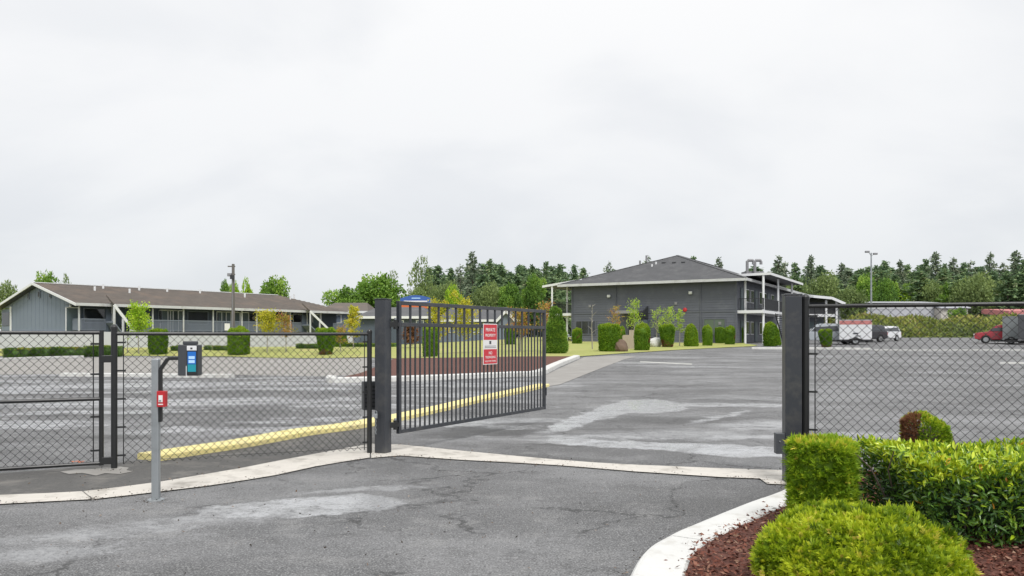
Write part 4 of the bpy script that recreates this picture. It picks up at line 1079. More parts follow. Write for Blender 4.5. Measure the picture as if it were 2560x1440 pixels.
# ---------------------------------------------------------------- grey two-storey building on the right
BR = Vector((20.2, 72.0, 0)); BL = Vector((6.0, 80.0, 0))
u = (BL-BR).normalized(); w_ = -u; vb = Vector((-u.y, u.x, 0))
if vb.y < 0: vb = -vb
FLEN = (BL-BR).length; BZ = .86; EZ = 6.62; BD = 34.0
bld = thing('grey_building', 'dark grey two storey building with hip roof beyond the gateway', 'building', (13.1, 76, BZ))
def bp(a, s, z):                       # a along the front from the left corner, s outwards from the front wall, z height
    return BL + w_*a - vb*s + Vector((0, 0, z))
def a_at(px, s=0.0):                   # place along the front wall for a picture column
    k = (px-1280)/FPX; o_ = BL - vb*s
    return (k*o_.y - o_.x)/(w_.x - k*w_.y)
def fbox(a0, a1, s0, s1, z0, z1, mb=None):
    mb = mb or MB(); return mb.obox(bp(a0, s0, z0), w_*(a1-a0), -vb*(s1-s0), Vector((0, 0, z1-z0)))
MB().obox(bp(0, 0, BZ-.6), w_*FLEN, vb*BD, Vector((0, 0, EZ-BZ+.6))).build('wall', M['grey_wall'], bld)
# lap siding on the front and right hand walls
sd = MB(); rw = .23; n = int((EZ-BZ-.15)/rw)
for i in range(n):
    z = BZ+.12+i*rw
    for base_, dr, ln, out in ((BL, w_, FLEN, -vb), (BR, vb, BD, w_)):
        o_ = base_ + Vector((0, 0, z)); e_ = dr*ln
        sd.add([o_+out*.035, o_+e_+out*.035, o_+e_+out*.006+Vector((0, 0, rw)), o_+out*.006+Vector((0, 0, rw)), o_+out*.004, o_+e_+out*.004],
               [(0, 1, 2, 3), (4, 5, 1, 0)])
sdo = sd.build('siding', M['grey_wall'], bld); sdo['kind'] = 'stuff'
fbox(-.04, FLEN+.04, .036, .06, 3.74, 3.92).build('band_board', M['grey_wall'], bld)
for a0 in (-.05, FLEN-.09):
    fbox(a0, a0+.14, .036, .065, BZ, EZ).build('corner_trim', M['grey_wall'], bld)
# hip roof
OV = 1.15; zr = 9.95
e0 = BL - w_*OV*1.0 - vb*OV*.8; e1 = BR + w_*OV - vb*OV*.8; e2 = e1 + vb*(BD+2*OV*.8); e3 = e0 + vb*(BD+2*OV*.8)
hw = (e1-e0).length/2; r0_ = e0.lerp(e1, .5) + vb*hw; r1_ = e3.lerp(e2, .5) - vb*hw
rf = MB(); ez = EZ+.05
rf.add([V3(e0, ez), V3(e1, ez), V3(e2, ez), V3(e3, ez), V3(r0_, zr), V3(r1_, zr)], [(0, 1, 4), (1, 2, 5, 4), (2, 3, 5), (3, 0, 4, 5), (3, 2, 1, 0)])
roof = rf.build('roof', M['shingle_g'], bld)
# shingle courses on the front slope
cs = MB(); nrw = 22
for i in range(1, nrw):
    t = i/nrw; A = V3(e0, ez).lerp(V3(r0_, zr), t); B = V3(e1, ez).lerp(V3(r0_, zr), t)
    cs.obox(A + Vector((0, 0, .004)), B-A, (V3(r0_, zr)-V3(e0.lerp(e1, .5), ez))/nrw*.45, Vector((0, 0, .022)))
cso = cs.build('shingle_courses', M['shingle_g'], roof); cso['kind'] = 'stuff'
for A, B, o_ in ((e0, e1, -vb), (e1, e2, w_), (e3, e0, u)):
    MB().obox(V3(A, ez-.20), B-A, o_*.06, Vector((0, 0, .24))).build('fascia', M['offwhite'], bld)
MB().obox(V3(e0, ez-.18) + w_*.1 + vb*.07, (e1-e0)-w_*.2, vb*(OV*.8-.1), Vector((0, 0, .02))).build('soffit', M['rail_dark'], bld)
for a_, b_ in ((e0, r0_), (e1, r0_)):
    MB().bar(V3(a_, ez+.03), V3(b_, zr+.03), .28, .05).build('hip_cap', M['shingle_g'], roof)
MB().bar(V3(r0_, zr+.03), V3(r1_, zr+.03), .28, .05).build('ridge_cap', M['shingle_g'], roof)
for px, py, kind in ((1616, 647, 'pipe'), (1630, 666, 'pale'), (1640, 660, 'pale'), (1658, 659, 'box'), (1684, 659, 'box'), (1707, 658, 'box'), (1600, 660, 'pipe')):
    # stand on the front slope: solve along the sight line
    best = None
    for k_ in range(0, 400):
        Y = 73+k_*.03; pt = Vector((at(px, Y), Y, zat(py, Y)))
        sback = (pt-V3(e0, 0)).dot(vb); zz = ez + (zr-ez)*sback/hw
        if best is None or abs(zz-pt.z) < best[0]: best = (abs(zz-pt.z), pt)
    pt = best[1]
    if kind == 'box': MB().obox(pt-w_*.17-Vector((0, 0, .12)), w_*.34, vb*.35, Vector((0, 0, .26))).build('roof_vent', M['rail_dark'], roof)
    elif kind == 'pipe': MB().tube([pt-Vector((0, 0, .2)), pt+Vector((0, 0, .35))], .10, 8).build('roof_vent', M['chrome'], roof)
    else: MB().tube([pt-Vector((0, 0, .2)), pt+Vector((0, 0, .22))], .09, 8).build('roof_vent', M['white'], roof)
# windows and doors on the front
def window(a0, a1, z0, z1, glass, frame='grey_wall', mull=()):
    wf = MB(); d_ = .10
    fbox(a0-d_, a1+d_, .037, .085, z1, z1+d_, wf); fbox(a0-d_, a1+d_, .037, .085, z0-d_, z0, wf)
    fbox(a0-d_, a0, .037, .085, z0, z1, wf); fbox(a1, a1+d_, .037, .085, z0, z1, wf)
    o_ = wf.build('window', M[frame], bld)
    fbox(a0, a1, .036, .045, z0, z1).build('pane', M[glass], o_)
    for m_ in mull: fbox(m_-.03, m_+.03, .046, .07, z0, z1).build('mullion', M[frame], o_)
zwin = lambda py: zat(py, 76)
window(a_at(1441), a_at(1488), zwin(834), zwin(802), 'glass', mull=(a_at(1455), a_at(1472)))
window(a_at(1761), a_at(1812), zwin(836), zwin(800), 'greenglass', mull=(a_at(1786),))
window(a_at(1640), a_at(1680), zwin(836), zwin(800), 'glass', mull=(a_at(1660),))
fbox(a_at(1572), a_at(1606), .037, .09, BZ, zwin(792)).build('entry_door', M['rail_dark'], bld)
fbox(a_at(1588), a_at(1600), .092, .10, BZ+.9, zwin(797)).build('door_glass', M['blueglass'], bld)
can = fbox(a_at(1553), a_at(1608), .04, 1.6, zwin(783), zwin(777)).build('entry_canopy', M['shingle_g'], bld)
fbox(a_at(1553), a_at(1608), 1.6, 1.66, zwin(784), zwin(776.5)).build('canopy_edge', M['chrome'], can)
br = MB(); a_ = a_at(1618)
br.add([bp(a_, .04, zwin(800)), bp(a_+.12, .04, zwin(800)), bp(a_, 2.0, zwin(790)), bp(a_+.12, 2.0, zwin(790)), bp(a_, .04, zwin(765)), bp(a_+.12, .04, zwin(765)), bp(a_, 2.0, zwin(786)), bp(a_+.12, 2.0, zwin(786))],
       [(0, 2, 6, 4), (1, 5, 7, 3), (0, 1, 3, 2), (4, 6, 7, 5), (2, 3, 7, 6), (0, 4, 5, 1)])
br.build('entry_wing_wall', M['rail_dark'], bld)
fbox(a_at(1611), a_at(1626), .04, 1.0, BZ-.1, zwin(800)).build('entry_wing_wall', M['slate_wall'], bld)
for px, py in ((1523, 738), (1727, 735)):
    a_ = a_at(px); z = zwin(py)
    l_ = fbox(a_-.16, a_+.16, .037, .22, z-.10, z+.14).build('wall_light', M['white'], bld, bevel=.03)
    fbox(a_-.13, a_+.13, .06, .20, z-.16, z-.101).build('lens', M['chrome'], l_)
a_ = a_at(1713); z = zwin(776); mb = MB()
c_ = bp(a_, .037, z)
mb.tube([c_, c_-vb*.06, c_-vb*.11], [.20, .19, .10], 16); mb.build('alarm_bell', M['red'], bld)
MB().tube([bp(a_at(1541), .08, EZ-.2), bp(a_at(1541), .08, 3.95)], .04, 8).build('downspout', M['grey_wall'], bld)
MB().tube([bp(a_at(1755)+8.2, .08, EZ-.2), bp(a_at(1755)+8.2, .08, BZ)], .04, 8)
for a_ in (a_at(1452)-.9, a_at(1752)):
    MB().tube([bp(a_, .08, EZ-.1), bp(a_, .08, BZ+.25), bp(a_, .25, BZ+.1)], .045, 8).build('downspout', M['grey_wall'], bld)
for a_, z in ((a_at(1475), 4.4), (a_at(1690), 4.5), (a_at(1800), 2.6)):
    v_ = fbox(a_-.13, a_+.13, .037, .09, z, z+.26).build('wall_vent', M['chrome'], bld, bevel=.01)
fbox(-.03, FLEN+.03, .036, .055, BZ-.3, BZ+.14).build('plinth', M['chrome'], bld)
# walkways on both sides
def walkway(side, tlen, dep, zc0, zc1, posts, name):
    o0 = BR if side > 0 else BL; out = w_ if side > 0 else u
    def q(t, s, z): return o0 + vb*t + out*s + Vector((0, 0, z))
    # canopy roof (low slope, white edges, dark underside)
    t0 = .7; cz = MB()
    A, B, C, D = q(t0, -.8, zc0), q(t0, dep+.5, zc1), q(t0+tlen, dep+.5, zc1), q(t0+tlen, -.8, zc0)
    up_ = Vector((0, 0, .10))
    cz.add([A, B, C, D, A+up_, B+up_, C+up_, D+up_], [(0, 1, 2, 3), (7, 6, 5, 4), (0, 4, 5, 1), (1, 5, 6, 2), (2, 6, 7, 3), (3, 7, 4, 0)])
    c_ = cz.build('walkway_canopy', M['rail_dark'], bld)
    MB().obox(A - vb*.05 - Vector((0, 0, .06)), B-A, -vb*.05, Vector((0, 0, .22))).build('canopy_fascia', M['white'], c_)
    MB().obox(B + out*.004 - vb*.10 - Vector((0, 0, .06)), C-B+vb*.2, out*.06, Vector((0, 0, .22))).build('canopy_fascia', M['white'], c_)
    MB().obox(A + up_ + Vector((0, 0, .004)), B-A, D-A, Vector((0, 0, .02))).build('canopy_top', M['shingle_g'], c_)
    # upper floor slab and railings
    MB().obox(q(.15, .04, 3.62), out*dep, vb*(tlen-.3), Vector((0, 0, .26))).build('upper_floor', M['white'], bld)
    rl_ = MB(); rz = 3.885
    for A_, B_ in ((q(.2, .15, 0), q(.2, dep-.04, 0)), (q(.2, dep-.04, 0), q(tlen-.3, dep-.04, 0))):
        rl_.bar(A_+Vector((0, 0, rz+1.05)), B_+Vector((0, 0, rz+1.05)), .05, .06); rl_.bar(A_+Vector((0, 0, rz+.1)), B_+Vector((0, 0, rz+.1)), .04, .05)
        nb_ = int((B_-A_).length/.12)
        for i in range(nb_+1):
            pt = A_.lerp(B_, i/nb_); rl_.bar(pt+Vector((0, 0, rz+.1)), pt+Vector((0, 0, rz+1.03)), .03, .03, up=(1, 0, 0))
    rl_.build('railing', M['rail_dark'], bld)
    for t, s in posts:
        b0 = q(t, s, 0); gg = gz(b0.x, b0.y)
        zt = zc0 + (zc1-zc0)*(s+.8)/(dep+1.3)
        MB().bar(b0+Vector((0, 0, gg-.1)), b0+Vector((0, 0, zt)), .17, .17, up=(0, 1, 0)).build('walkway_post', M['white'], bld)
    # doors and windows along the side, both storeys
    t = 1.4; k = 0
    while t < tlen-1.5:
        for z0 in (BZ, 3.885):
            if k % 3 == 0: d_ = MB().obox(q(t, .038, z0+.02), vb*.95, out*.05, Vector((0, 0, 2.1))).build('flat_door', M['door'], bld)
            else:
                d_ = MB().obox(q(t, .038, z0+.85), vb*1.3, out*.05, Vector((0, 0, 1.25))).build('window', M['white'], bld)
                MB().obox(q(t+.08, .089, z0+.93), vb*1.14, out*.012, Vector((0, 0, 1.09))).build('pane', M['glass'], d_)
        t += 1.9; k += 1
    # stair flight (dark stringer) going down beside the walkway
    st = MB(); 
    for i in range(14):
        st.obox(q(tlen*.32+i*.27, dep+.05, 3.6-i*.2), vb*.30, out*.9, Vector((0, 0, .05)))
    st.obox(q(tlen*.32, dep+.04, 3.45), vb*3.9+Vector((0, 0, -2.75)), out*.05, Vector((0, 0, .28)))
    st.obox(q(tlen*.32, dep+.96, 3.45), vb*3.9+Vector((0, 0, -2.75)), out*.05, Vector((0, 0, .28)))
    st.build('stair', M['rail_dark'], bld)
walkway(1, 16.5, 2.3, 7.02, 7.08, [(.75, 2.2), (7.3, 2.2), (14.5, 2.2), (.75, .6)], 'r')
walkway(-1, 14.0, 3.1, 7.15, 6.62, [(.75, 2.6), (.75, .9), (8, 2.6)], 'l')
# hooked flues above the right walkway
for px in (1868, 1887):
    Y = 80; x = at(px, Y); zb = zat(684, Y); zt = zat(651, Y)
    MB().tube([(x, Y, zb-.6), (x, Y, zt-.1), (x+.12, Y, zt), (x+.55, Y, zt), (x+.62, Y, zt-.14), (x+.62, Y, zt-.4)], .15, 10).build('roof_flue', M['chrome'], roof)
MB().box(at(1861, 80.5), at(1908, 80.5), 80.2, 81.6, zat(685, 80.5)-.7, zat(679, 80.5)).build('flue_curb', M['chrome'], roof)

# ---------------------------------------------------------------- farther covered wing behind the right post
fw = thing('covered_wing', 'far grey walkway wing with low white edged roof behind the right gate post', 'building', (40, 104, gz(40, 104)))
X0, X1, Y0 = at(1992, 106), at(2108, 106), 106
g_ = gz(40, 104)
MB().box(X0, at(2078, 106), Y0+2.4, Y0+12, g_-.2, zat(752, 106)-.1).build('wall', M['grey_wall'], fw)
rfw = MB(); zt = zat(744, 106)
rfw.add([(X0-2, Y0-.6, zt+.6), (at(2075, 106), Y0-.6, zt), (X1, Y0-.6, zt-.75), (X1, Y0+12, zt-.75), (at(2075, 106), Y0+12, zt), (X0-2, Y0+12, zt+.6)],
        [(0, 1, 4, 5), (1, 2, 3, 4)])
ro_ = rfw.build('roof', M['shingle_g'], fw)
for A, B in (((X0-2, Y0-.65, zt+.5), (at(2075, 106), Y0-.65, zt-.1)), ((at(2075, 106), Y0-.65, zt-.1), (X1, Y0-.65, zt-.85))):
    MB().bar(A, B, .1, .34).build('fascia', M['white'], ro_)
for px in (2066, 2092): MB().box(at(px, 106)-.12, at(px, 106)+.12, Y0, Y0+.24, g_-.1, zt-.35).build('post', M['white'], fw)
MB().box(at(2010, 106), at(2092, 106), Y0+.25, Y0+2.4, zat(792, 106), zat(785, 106)).build('upper_floor', M['white'], fw)
MB().box(at(2010, 106), at(2092, 106), Y0+.3, Y0+.36, zat(784, 106), zat(764, 106)).build('railing', M['rail_dark'], fw)
for px in (2020, 2045):
    d_ = MB().box(at(px, 108), at(px, 108)+.9, Y0+2.33, Y0+2.395, g_, g_+2.1).build('flat_door', M['door'], fw)

# ---------------------------------------------------------------- long blue-grey building on the left
LC = Vector((-37.8, 70.0, 0)); le = Vector((.583, .812, 0)).normalized(); lg = Vector((-le.y, le.x, 0))
LLEN, LW = 31.0, 15.4; ZF, ZE, ZR = 2.0, 4.40, 6.40
lb_ = thing('long_building', 'long blue grey apartment building with brown roof on the left', 'building', (-37.8, 70, 0))
def lp(t, s, z): return LC + le*t + lg*s + Vector((0, 0, z))      # t along the eave, s back from it
def t_at(px, s=0.0):
    k = (px-1280)/FPX; o_ = LC+lg*s
    return (k*o_.y-o_.x)/(le.x-k*le.y)
def lbox(t0, t1, s0, s1, z0, z1, mb=None):
    mb = mb or MB(); return mb.obox(lp(t0, s0, z0), le*(t1-t0), lg*(s1-s0), Vector((0, 0, z1-z0)))
RC = 1.7                                                          # walkway depth under the eave
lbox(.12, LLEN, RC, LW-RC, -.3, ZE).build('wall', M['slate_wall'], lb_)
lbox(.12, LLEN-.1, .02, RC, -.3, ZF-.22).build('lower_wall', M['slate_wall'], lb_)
# gable end wall with vertical boards
gw = MB(); s0, s1 = RC+.05, LW-RC-.05
zz = lambda s: ZE + (ZR-ZE)*(1-abs(s-LW/2)/(LW/2)) - .12
gw.add([lp(.08, s0, -.3), lp(.08, s1, -.3), lp(.08, s1, zz(s1)), lp(.08, LW/2, zz(LW/2)), lp(.08, s0, zz(s0))], [(0, 1, 2, 3, 4)])
gw.add([lp(.08, .0, ZE-.1), lp(.08, s0, ZE-.1), lp(.08, s0, zz(s0))], [(0, 1, 2)])
gw.add([lp(.08, s1, ZE-.1), lp(.08, LW, ZE-.1), lp(.08, s1, zz(s1))], [(0, 1, 2)])
gwo = gw.build('gable_wall', M['blue_wall'], lb_)
bt = MB(); s = s0+.4
while s < s1: bt.obox(lp(.066, s, ZF), le*.012, lg*.04, Vector((0, 0, zz(s)-ZF))); s += .8
bt.build('batten', M['blue_wall'], gwo)['kind'] = 'stuff'
for s_ in (s0-.08, s1-.12): lbox(-.02, .07, s_, s_+.22, ZF-.1, ZE+.05).build('corner_trim', M['white'], lb_)
lbox(-.03, .07, s0, s1, ZF-.28, ZF+.02).build('base_trim', M['white'], lb_)
for s_, ww, zz0 in ((LW/2-.22, .44, 5.15), (LW/2+2.0, .3, 5.05), (LW/2-2.3, .3, 5.05)):
    vt_ = lbox(-.02, .075, s_, s_+ww, zz0, zz0+.62).build('gable_vent', M['rail_blue'], lb_)
    lbox(-.03, -.021, s_+.06, s_+ww-.06, zz0+.08, zz0+.54).build('louvre', M['rail_dark'], vt_)
# roof
ov = .55
def roofz(s): return ZE + .12 + (ZR-ZE)*(1-abs(s-LW/2)/(LW/2))
hipl = LW*.40
rb_ = MB()
rb_.add([lp(-ov, -.5, roofz(-.5)), lp(LLEN+.6, -.5, roofz(-.5)), lp(LLEN-hipl+2.2, LW/2, roofz(LW/2)), lp(-ov, LW/2, roofz(LW/2)),
         lp(-ov, LW+.5, roofz(LW+.5)), lp(LLEN+.6, LW+.5, roofz(LW+.5))], [(0, 1, 2, 3), (3, 2, 5, 4), (1, 5, 2)])
lr = rb_.build('roof', M['shingle_b'], lb_)
sh = MB(); nrw = 16
for i in range(1, nrw):
    t = i/nrw; s_ = -.5+(LW/2+.5)*t; te = LLEN+.6 + (-hipl+2.2-.6)*t
    sh.obox(lp(-ov, s_, roofz(s_)+.004), le*(te+ov), lg*.22+Vector((0, 0, .22*(ZR-ZE)/(LW/2))), Vector((0, 0, .022)))
sho = sh.build('shingle_courses', M['shingle_b'], lr); sho['kind'] = 'stuff'
MB().bar(lp(-ov, LW/2, roofz(LW/2)+.03), lp(LLEN-hipl+2.2, LW/2, roofz(LW/2)+.03), .3, .07).build('ridge_cap', M['white'], lr)
lbox(-ov, LLEN+.6, -.56, -.5, ZE-.19, ZE+.06).build('fascia', M['offwhite'], lb_)
for sa, sb_ in ((-.5, LW/2), (LW/2, LW+.5)):
    A = lp(-ov-.03, sa, roofz(sa)-.10); B = lp(-ov-.03, sb_, roofz(sb_)-.10)
    MB().bar(A, B, .07, .22).build('rake_board', M['white'], lb_)
    MB().bar(A+le*.35-Vector((0, 0, .12)), B+le*.35-Vector((0, 0, .12)), .6, .05).build('rake_soffit', M['rail_dark'], lb_)
lbox(-ov+.1, LLEN+.4, -.45, RC, ZE-.10, ZE-.06).build('soffit', M['rail_dark'], lb_)
for px, s_ in ((237, 5.3), (258, 6.5), (324, 5.0), (348, 6.6), (418, 6.4), (500, 6.6), (612, 5.6), (726, 5.6), (735, 6.6)):
    t = t_at(px, s_); MB().tube([lp(t, s_, roofz(s_)-.1), lp(t, s_, roofz(s_)+.42)], .10, 8).build('roof_vent', M['white'], lr)
# upper walkway: floor, railing, posts, doors and windows
lbox(.1, LLEN-.2, .0, RC, ZF-.2, ZF).build('walkway_floor', M['rail_blue'], lb_)
rl_ = MB()
def rail(A, B, mb, sp=.10):
    mb.bar(A+Vector((0, 0, 1.07)), B+Vector((0, 0, 1.07)), .06, .09); mb.bar(A+Vector((0, 0, .1)), B+Vector((0, 0, .1)), .05, .06)
    nb_ = int((B-A).length/sp)
    for i in range(nb_+1):
        pt = A.lerp(B, i/nb_); mb.bar(pt+Vector((0, 0, .1)), pt+Vector((0, 0, 1.05)), .035, .05, up=(1, 0, 0))
st1 = t_at(281, -.1); st1b = t_at(338, -.1); st2 = t_at(772, -.1); st2b = t_at(832, -.1)
for a_, b_ in ((.15, st1-.05), (st1b, st2-.1), (st2b+.2, LLEN-.3)):
    if b_ > a_: m_ = MB(); rail(lp(a_, .06, ZF), lp(b_, .06, ZF), m_); m_.build('railing', M['rail_blue'], lb_)
m_ = MB(); rail(lp(.15, .15, ZF), lp(.15, RC-.1, ZF), m_); m_.build('railing', M['rail_blue'], lb_)
for px in (196, 279, 380, 457, 531, 603, 640, 724, 766, 800):
    t = t_at(px, .06)
    if t < LLEN: lbox(t-.06, t+.06, -.10, .0, -.2, ZE-.12).build('walkway_post', M['offwhite'], lb_)
for px in (180, 412, 432, 445, 553, 565, 590, 610, 715, 742, 790):
    t = t_at(px, RC)
    if t < LLEN-1.2:
        d_ = lbox(t-.5, t+.5, RC-.05, RC-.002, ZF, ZF+2.05).build('flat_door', M['door'], lb_)
        for x0, x1, z0, z1 in ((t-.6, t-.5, ZF, ZF+2.15), (t+.5, t+.6, ZF, ZF+2.15), (t-.6, t+.6, ZF+2.05, ZF+2.15)):
            lbox(x0, x1, RC-.075, RC-.052, z0, z1).build('door_frame', M['white'], d_)
for px0, px1 in ((208, 262), (395, 405), (468, 520), (540, 547), (620, 660), (672, 700), (732, 758)):
    t0, t1 = t_at(px0, RC), t_at(px1, RC)
    wd = lbox(t0, t1, RC-.06, RC-.003, ZF+.75, ZF+2.1).build('window', M['rail_blue'], lb_)
    lbox(t0+.08, t1-.08, RC-.075, RC-.061, ZF+.83, ZF+2.02).build('pane', M['glass'], wd)
# lamp with warm globe beside a door
t = t_at(630, RC); MB().lathe(lp(t, RC-.25, ZF+1.35), [(.05, 0), (.16, .12), (.17, .25), (.10, .36)], 12).build('wall_lamp', M['timber'], lb_)
# stair enclosures with sloping roofs
for ta, tb_ in ((t_at(284, -1.4), t_at(338, -1.4)), (t_at(774, -1.4), t_at(832, -1.4))):
    A0, A1 = lp(ta, -1.45, ZE-.05), lp(tb_, -1.45, ZF-.15)
    back = lg*1.35 + Vector((0, 0, .80))
    sr = MB().obox(A0, A1-A0, back, Vector((0, 0, .12))).build('stair_roof', M['shingle_b'], lb_)
    MB().bar(A0-lg*.04+Vector((0, 0, -.02)), A1-lg*.04+Vector((0, 0, -.02)), .06, .26).build('stair_fascia', M['white'], sr)
    MB().obox(A0-Vector((0, 0, 1.6)), (A1-A0), lg*1.35, Vector((0, 0, .14))).build('stair_flight', M['rail_blue'], lb_)
    side = MB(); side.add([lp(ta, -.08, ZF-.2), lp(tb_, -.08, ZF-.2), lp(tb_, -.08, ZF-.1), lp(ta, -.08, ZE-.2)], [(0, 1, 2, 3)]); side.build('stair_wall', M['slate_wall'], lb_)
    for f_ in (.02, .42, .78):
        pt = A0.lerp(A1, f_); MB().bar(Vector((pt.x, pt.y, -.2)), pt+Vector((0, 0, -.15)), .15, .15, up=(0, 1, 0)).build('stair_post', M['offwhite'], lb_)
# left end seen at the picture edge: back walkway with window
d_ = lbox(.05, .11, LW-RC+.1, LW+.3, ZF-.2, ZE-.2).build('end_wall', M['blue_wall'], lb_)
lbox(.0, .045, LW-RC+.25, LW+.1, ZF+.6, ZF+1.9).build('pane', M['glass'], d_)
# notice board on the rail
t = t_at(568, -.05); MB().obox(lp(t-.3, -.03, ZF+.15), le*.62, -lg*.02, Vector((0, 0, .72))).build('notice_board', M['signwhite'], lb_)

# white panel fence in front of the long building
pf0 = Vector((-46, 62.5, 0)); pf1 = Vector((-15.5, 78.0, 0)); pd = (pf1-pf0); PL = pd.length; pd.normalize(); pn = Vector((-pd.y, pd.x, 0))
pf = thing('panel_fence', 'pale panel fence along the foot of the long building', 'fence', pf0)
n = int(PL/3.3); st_ = PL/n; zt = 1.92
for i in range(n):
    a_ = pf0 + pd*(i*st_+.06)
    MB().obox(a_+Vector((0, 0, gz(a_.x, a_.y)-.1)), pd*(st_-.12), pn*.05, Vector((0, 0, zt+.1-gz(a_.x, a_.y)))).build('panel', M['vinyl'], pf)
for i in range(n+1):
    a_ = pf0 + pd*(i*st_-.055) - pn*.012
    MB().obox(a_+Vector((0, 0, gz(a_.x, a_.y)-.1)), pd*.11, pn*.075, Vector((0, 0, zt+.12-gz(a_.x, a_.y)))).build('post', M['vinyl'], pf)

# ---------------------------------------------------------------- low houses behind the gate
def house(px0, px1, Y, yroof, yeave, ybase, label, wall, roofm, wins=(), gable=None, depth=9, hip=.25):
    x0, x1 = at(px0, Y), at(px1, Y); g_ = min(gz((x0+x1)/2, Y), zat(ybase, Y)); ze, zr_ = zat(yeave, Y), zat(yroof, Y+depth/2)
    t = thing('low_house', label, 'house', ((x0+x1)/2, Y, g_))
    MB().box(x0, x1, Y, Y+depth, g_-.4, ze).build('wall', M[wall], t)
    r_ = MB(); o_ = .5; hx = (x1-x0)*hip
    r_.add([(x0-o_, Y-o_, ze), (x1+o_, Y-o_, ze), (x1+o_, Y+depth+o_, ze), (x0-o_, Y+depth+o_, ze), (x0+hx, Y+depth/2, zr_), (x1-hx, Y+depth/2, zr_)],
           [(0, 1, 5, 4), (1, 2, 5), (2, 3, 4, 5), (3, 0, 4)])
    ro = r_.build('roof', M[roofm], t)
    MB().box(x0-o_, x1+o_, Y-o_-.05, Y-o_, ze-.22, ze+.06).build('fascia', M['white'], t)
    for a_, b_, c_, d_ in wins:
        wd = MB().box(at(a_, Y), at(b_, Y), Y-.06, Y-.003, zat(d_, Y), zat(c_, Y)).build('window', M['white'], t)
        MB().box(at(a_, Y)+.1, at(b_, Y)-.1, Y-.075, Y-.061, zat(d_, Y)+.1, zat(c_, Y)-.1).build('pane', M['blueglass'], wd)
    if gable:
        a_, b_, yp = gable; xa, xb = at(a_, Y-2), at(b_, Y-2); zp = zat(yp, Y-2)
        gm = MB(); gm.add([(xa, Y-2, g_-.4), (xb, Y-2, g_-.4), (xb, Y-2, ze-.2), ((xa+xb)/2, Y-2, zp-.15), (xa, Y-2, ze-.2), (xa, Y, g_-.4), (xb, Y, g_-.4), (xb, Y, ze-.2), ((xa+xb)/2, Y, zp-.15), (xa, Y, ze-.2)],
               [(0, 1, 2, 3, 4), (1, 6, 7, 2), (5, 0, 4, 9)])
        go = gm.build('gable_wing', M['blue_wall'], t)
        for xs_, in ((xa-.3,), (xb+.3,)):
            MB().obox((xs_, Y-2.3, ze-.35), Vector(((xa+xb)/2-xs_, 0, zp-ze+.35)), Vector((0, 5, 0)), Vector((0, 0, .2))).build('gable_roof', M[roofm], go)
            MB().bar((xs_, Y-2.36, ze-.25), ((xa+xb)/2, Y-2.36, zp+.1), .08, .28).build('rake_board', M['white'], go)
    return t
house(806, 912, 99, 757, 779, 845, 'low brown roofed house end with a pale window left of the hinge post', 'blue_wall', 'shingle_b', wins=((826, 854, 786, 808),), hip=.1)
house(900, 1075, 92, 768, 792, 852, 'dark walled low house seen above the hinge end of the picket gate', 'slate_wall', 'shingle_g', wins=((985, 1010, 800, 815), (1040, 1060, 800, 815)), hip=.15)
house(1100, 1290, 97, 768, 800, 850, 'grey roofed low house with a pale blue gable behind the picket gate', 'blue_wall', 'shingle_g', wins=((1120, 1140, 812, 832), (1180, 1200, 812, 832)), gable=(1246, 1284, 780), hip=.12)

# ---------------------------------------------------------------- far right: white sheds, scrub bank, vehicles
sh_ = thing('white_shed', 'long low white shed behind the scrub bank', 'shed', (at(2230, 128), 128, 1.4))
MB().box(at(2128, 128), at(2345, 128), 128, 140, 1.2, zat(758, 128)).build('wall', M['vinyl'], sh_)
nseg = 7
for i in range(nseg):
    x0 = at(2128, 128)+(at(2345, 128)-at(2128, 128))*i/nseg; x1 = at(2128, 128)+(at(2345, 128)-at(2128, 128))*(i+1)/nseg
    MB().box(x0+.05, x1-.05, 127.94, 127.998, zat(772, 128), zat(759, 128)).build('panel', M['white'], sh_)
rr_ = MB(); zt = zat(757, 128)
rr_.add([(at(2122, 128), 127.4, zt), (at(2350, 128), 127.4, zt), (at(2350, 128), 140.5, zt), (at(2122, 128), 140.5, zt), (at(2122, 128), 134, zt+.45), (at(2350, 128), 134, zt+.45)], [(0, 1, 5, 4), (5, 2, 3, 4), (1, 2, 5), (0, 4, 3)])
rr_.build('roof', M['vinyl'], sh_)
sh2 = thing('pale_shed', 'small pinkish pale shed right of the long white one', 'shed', (at(2385, 128), 128, 1.4))
MB().box(at(2352, 126), at(2420, 126), 126, 132, 1.2, zat(770, 126)).build('wall', M['conc'], sh2)
MB().obox((at(2348, 126), 125.6, zat(771, 126)), Vector((at(2424, 126)-at(2348, 126), 0, 0)), Vector((0, 6.8, 1.0)), Vector((0, 0, .15))).build('roof', M['vinyl'], sh2)
kio = thing('red_roofed_shed', 'red roofed low shed at the right edge above the dark trailer', 'shed', (at(2560, 120), 120, 1.4))
MB().box(at(2522, 120), at(2650, 120), 120, 126, 1.2, zat(790, 120)).build('wall', M['greybox'], kio)
MB().obox((at(2515, 120), 119.3, zat(790, 120)), Vector((at(2660, 120)-at(2515, 120), 0, 0)), Vector((0, 7, .5)), Vector((0, 0, .75))).build('roof', M['redroof'], kio)

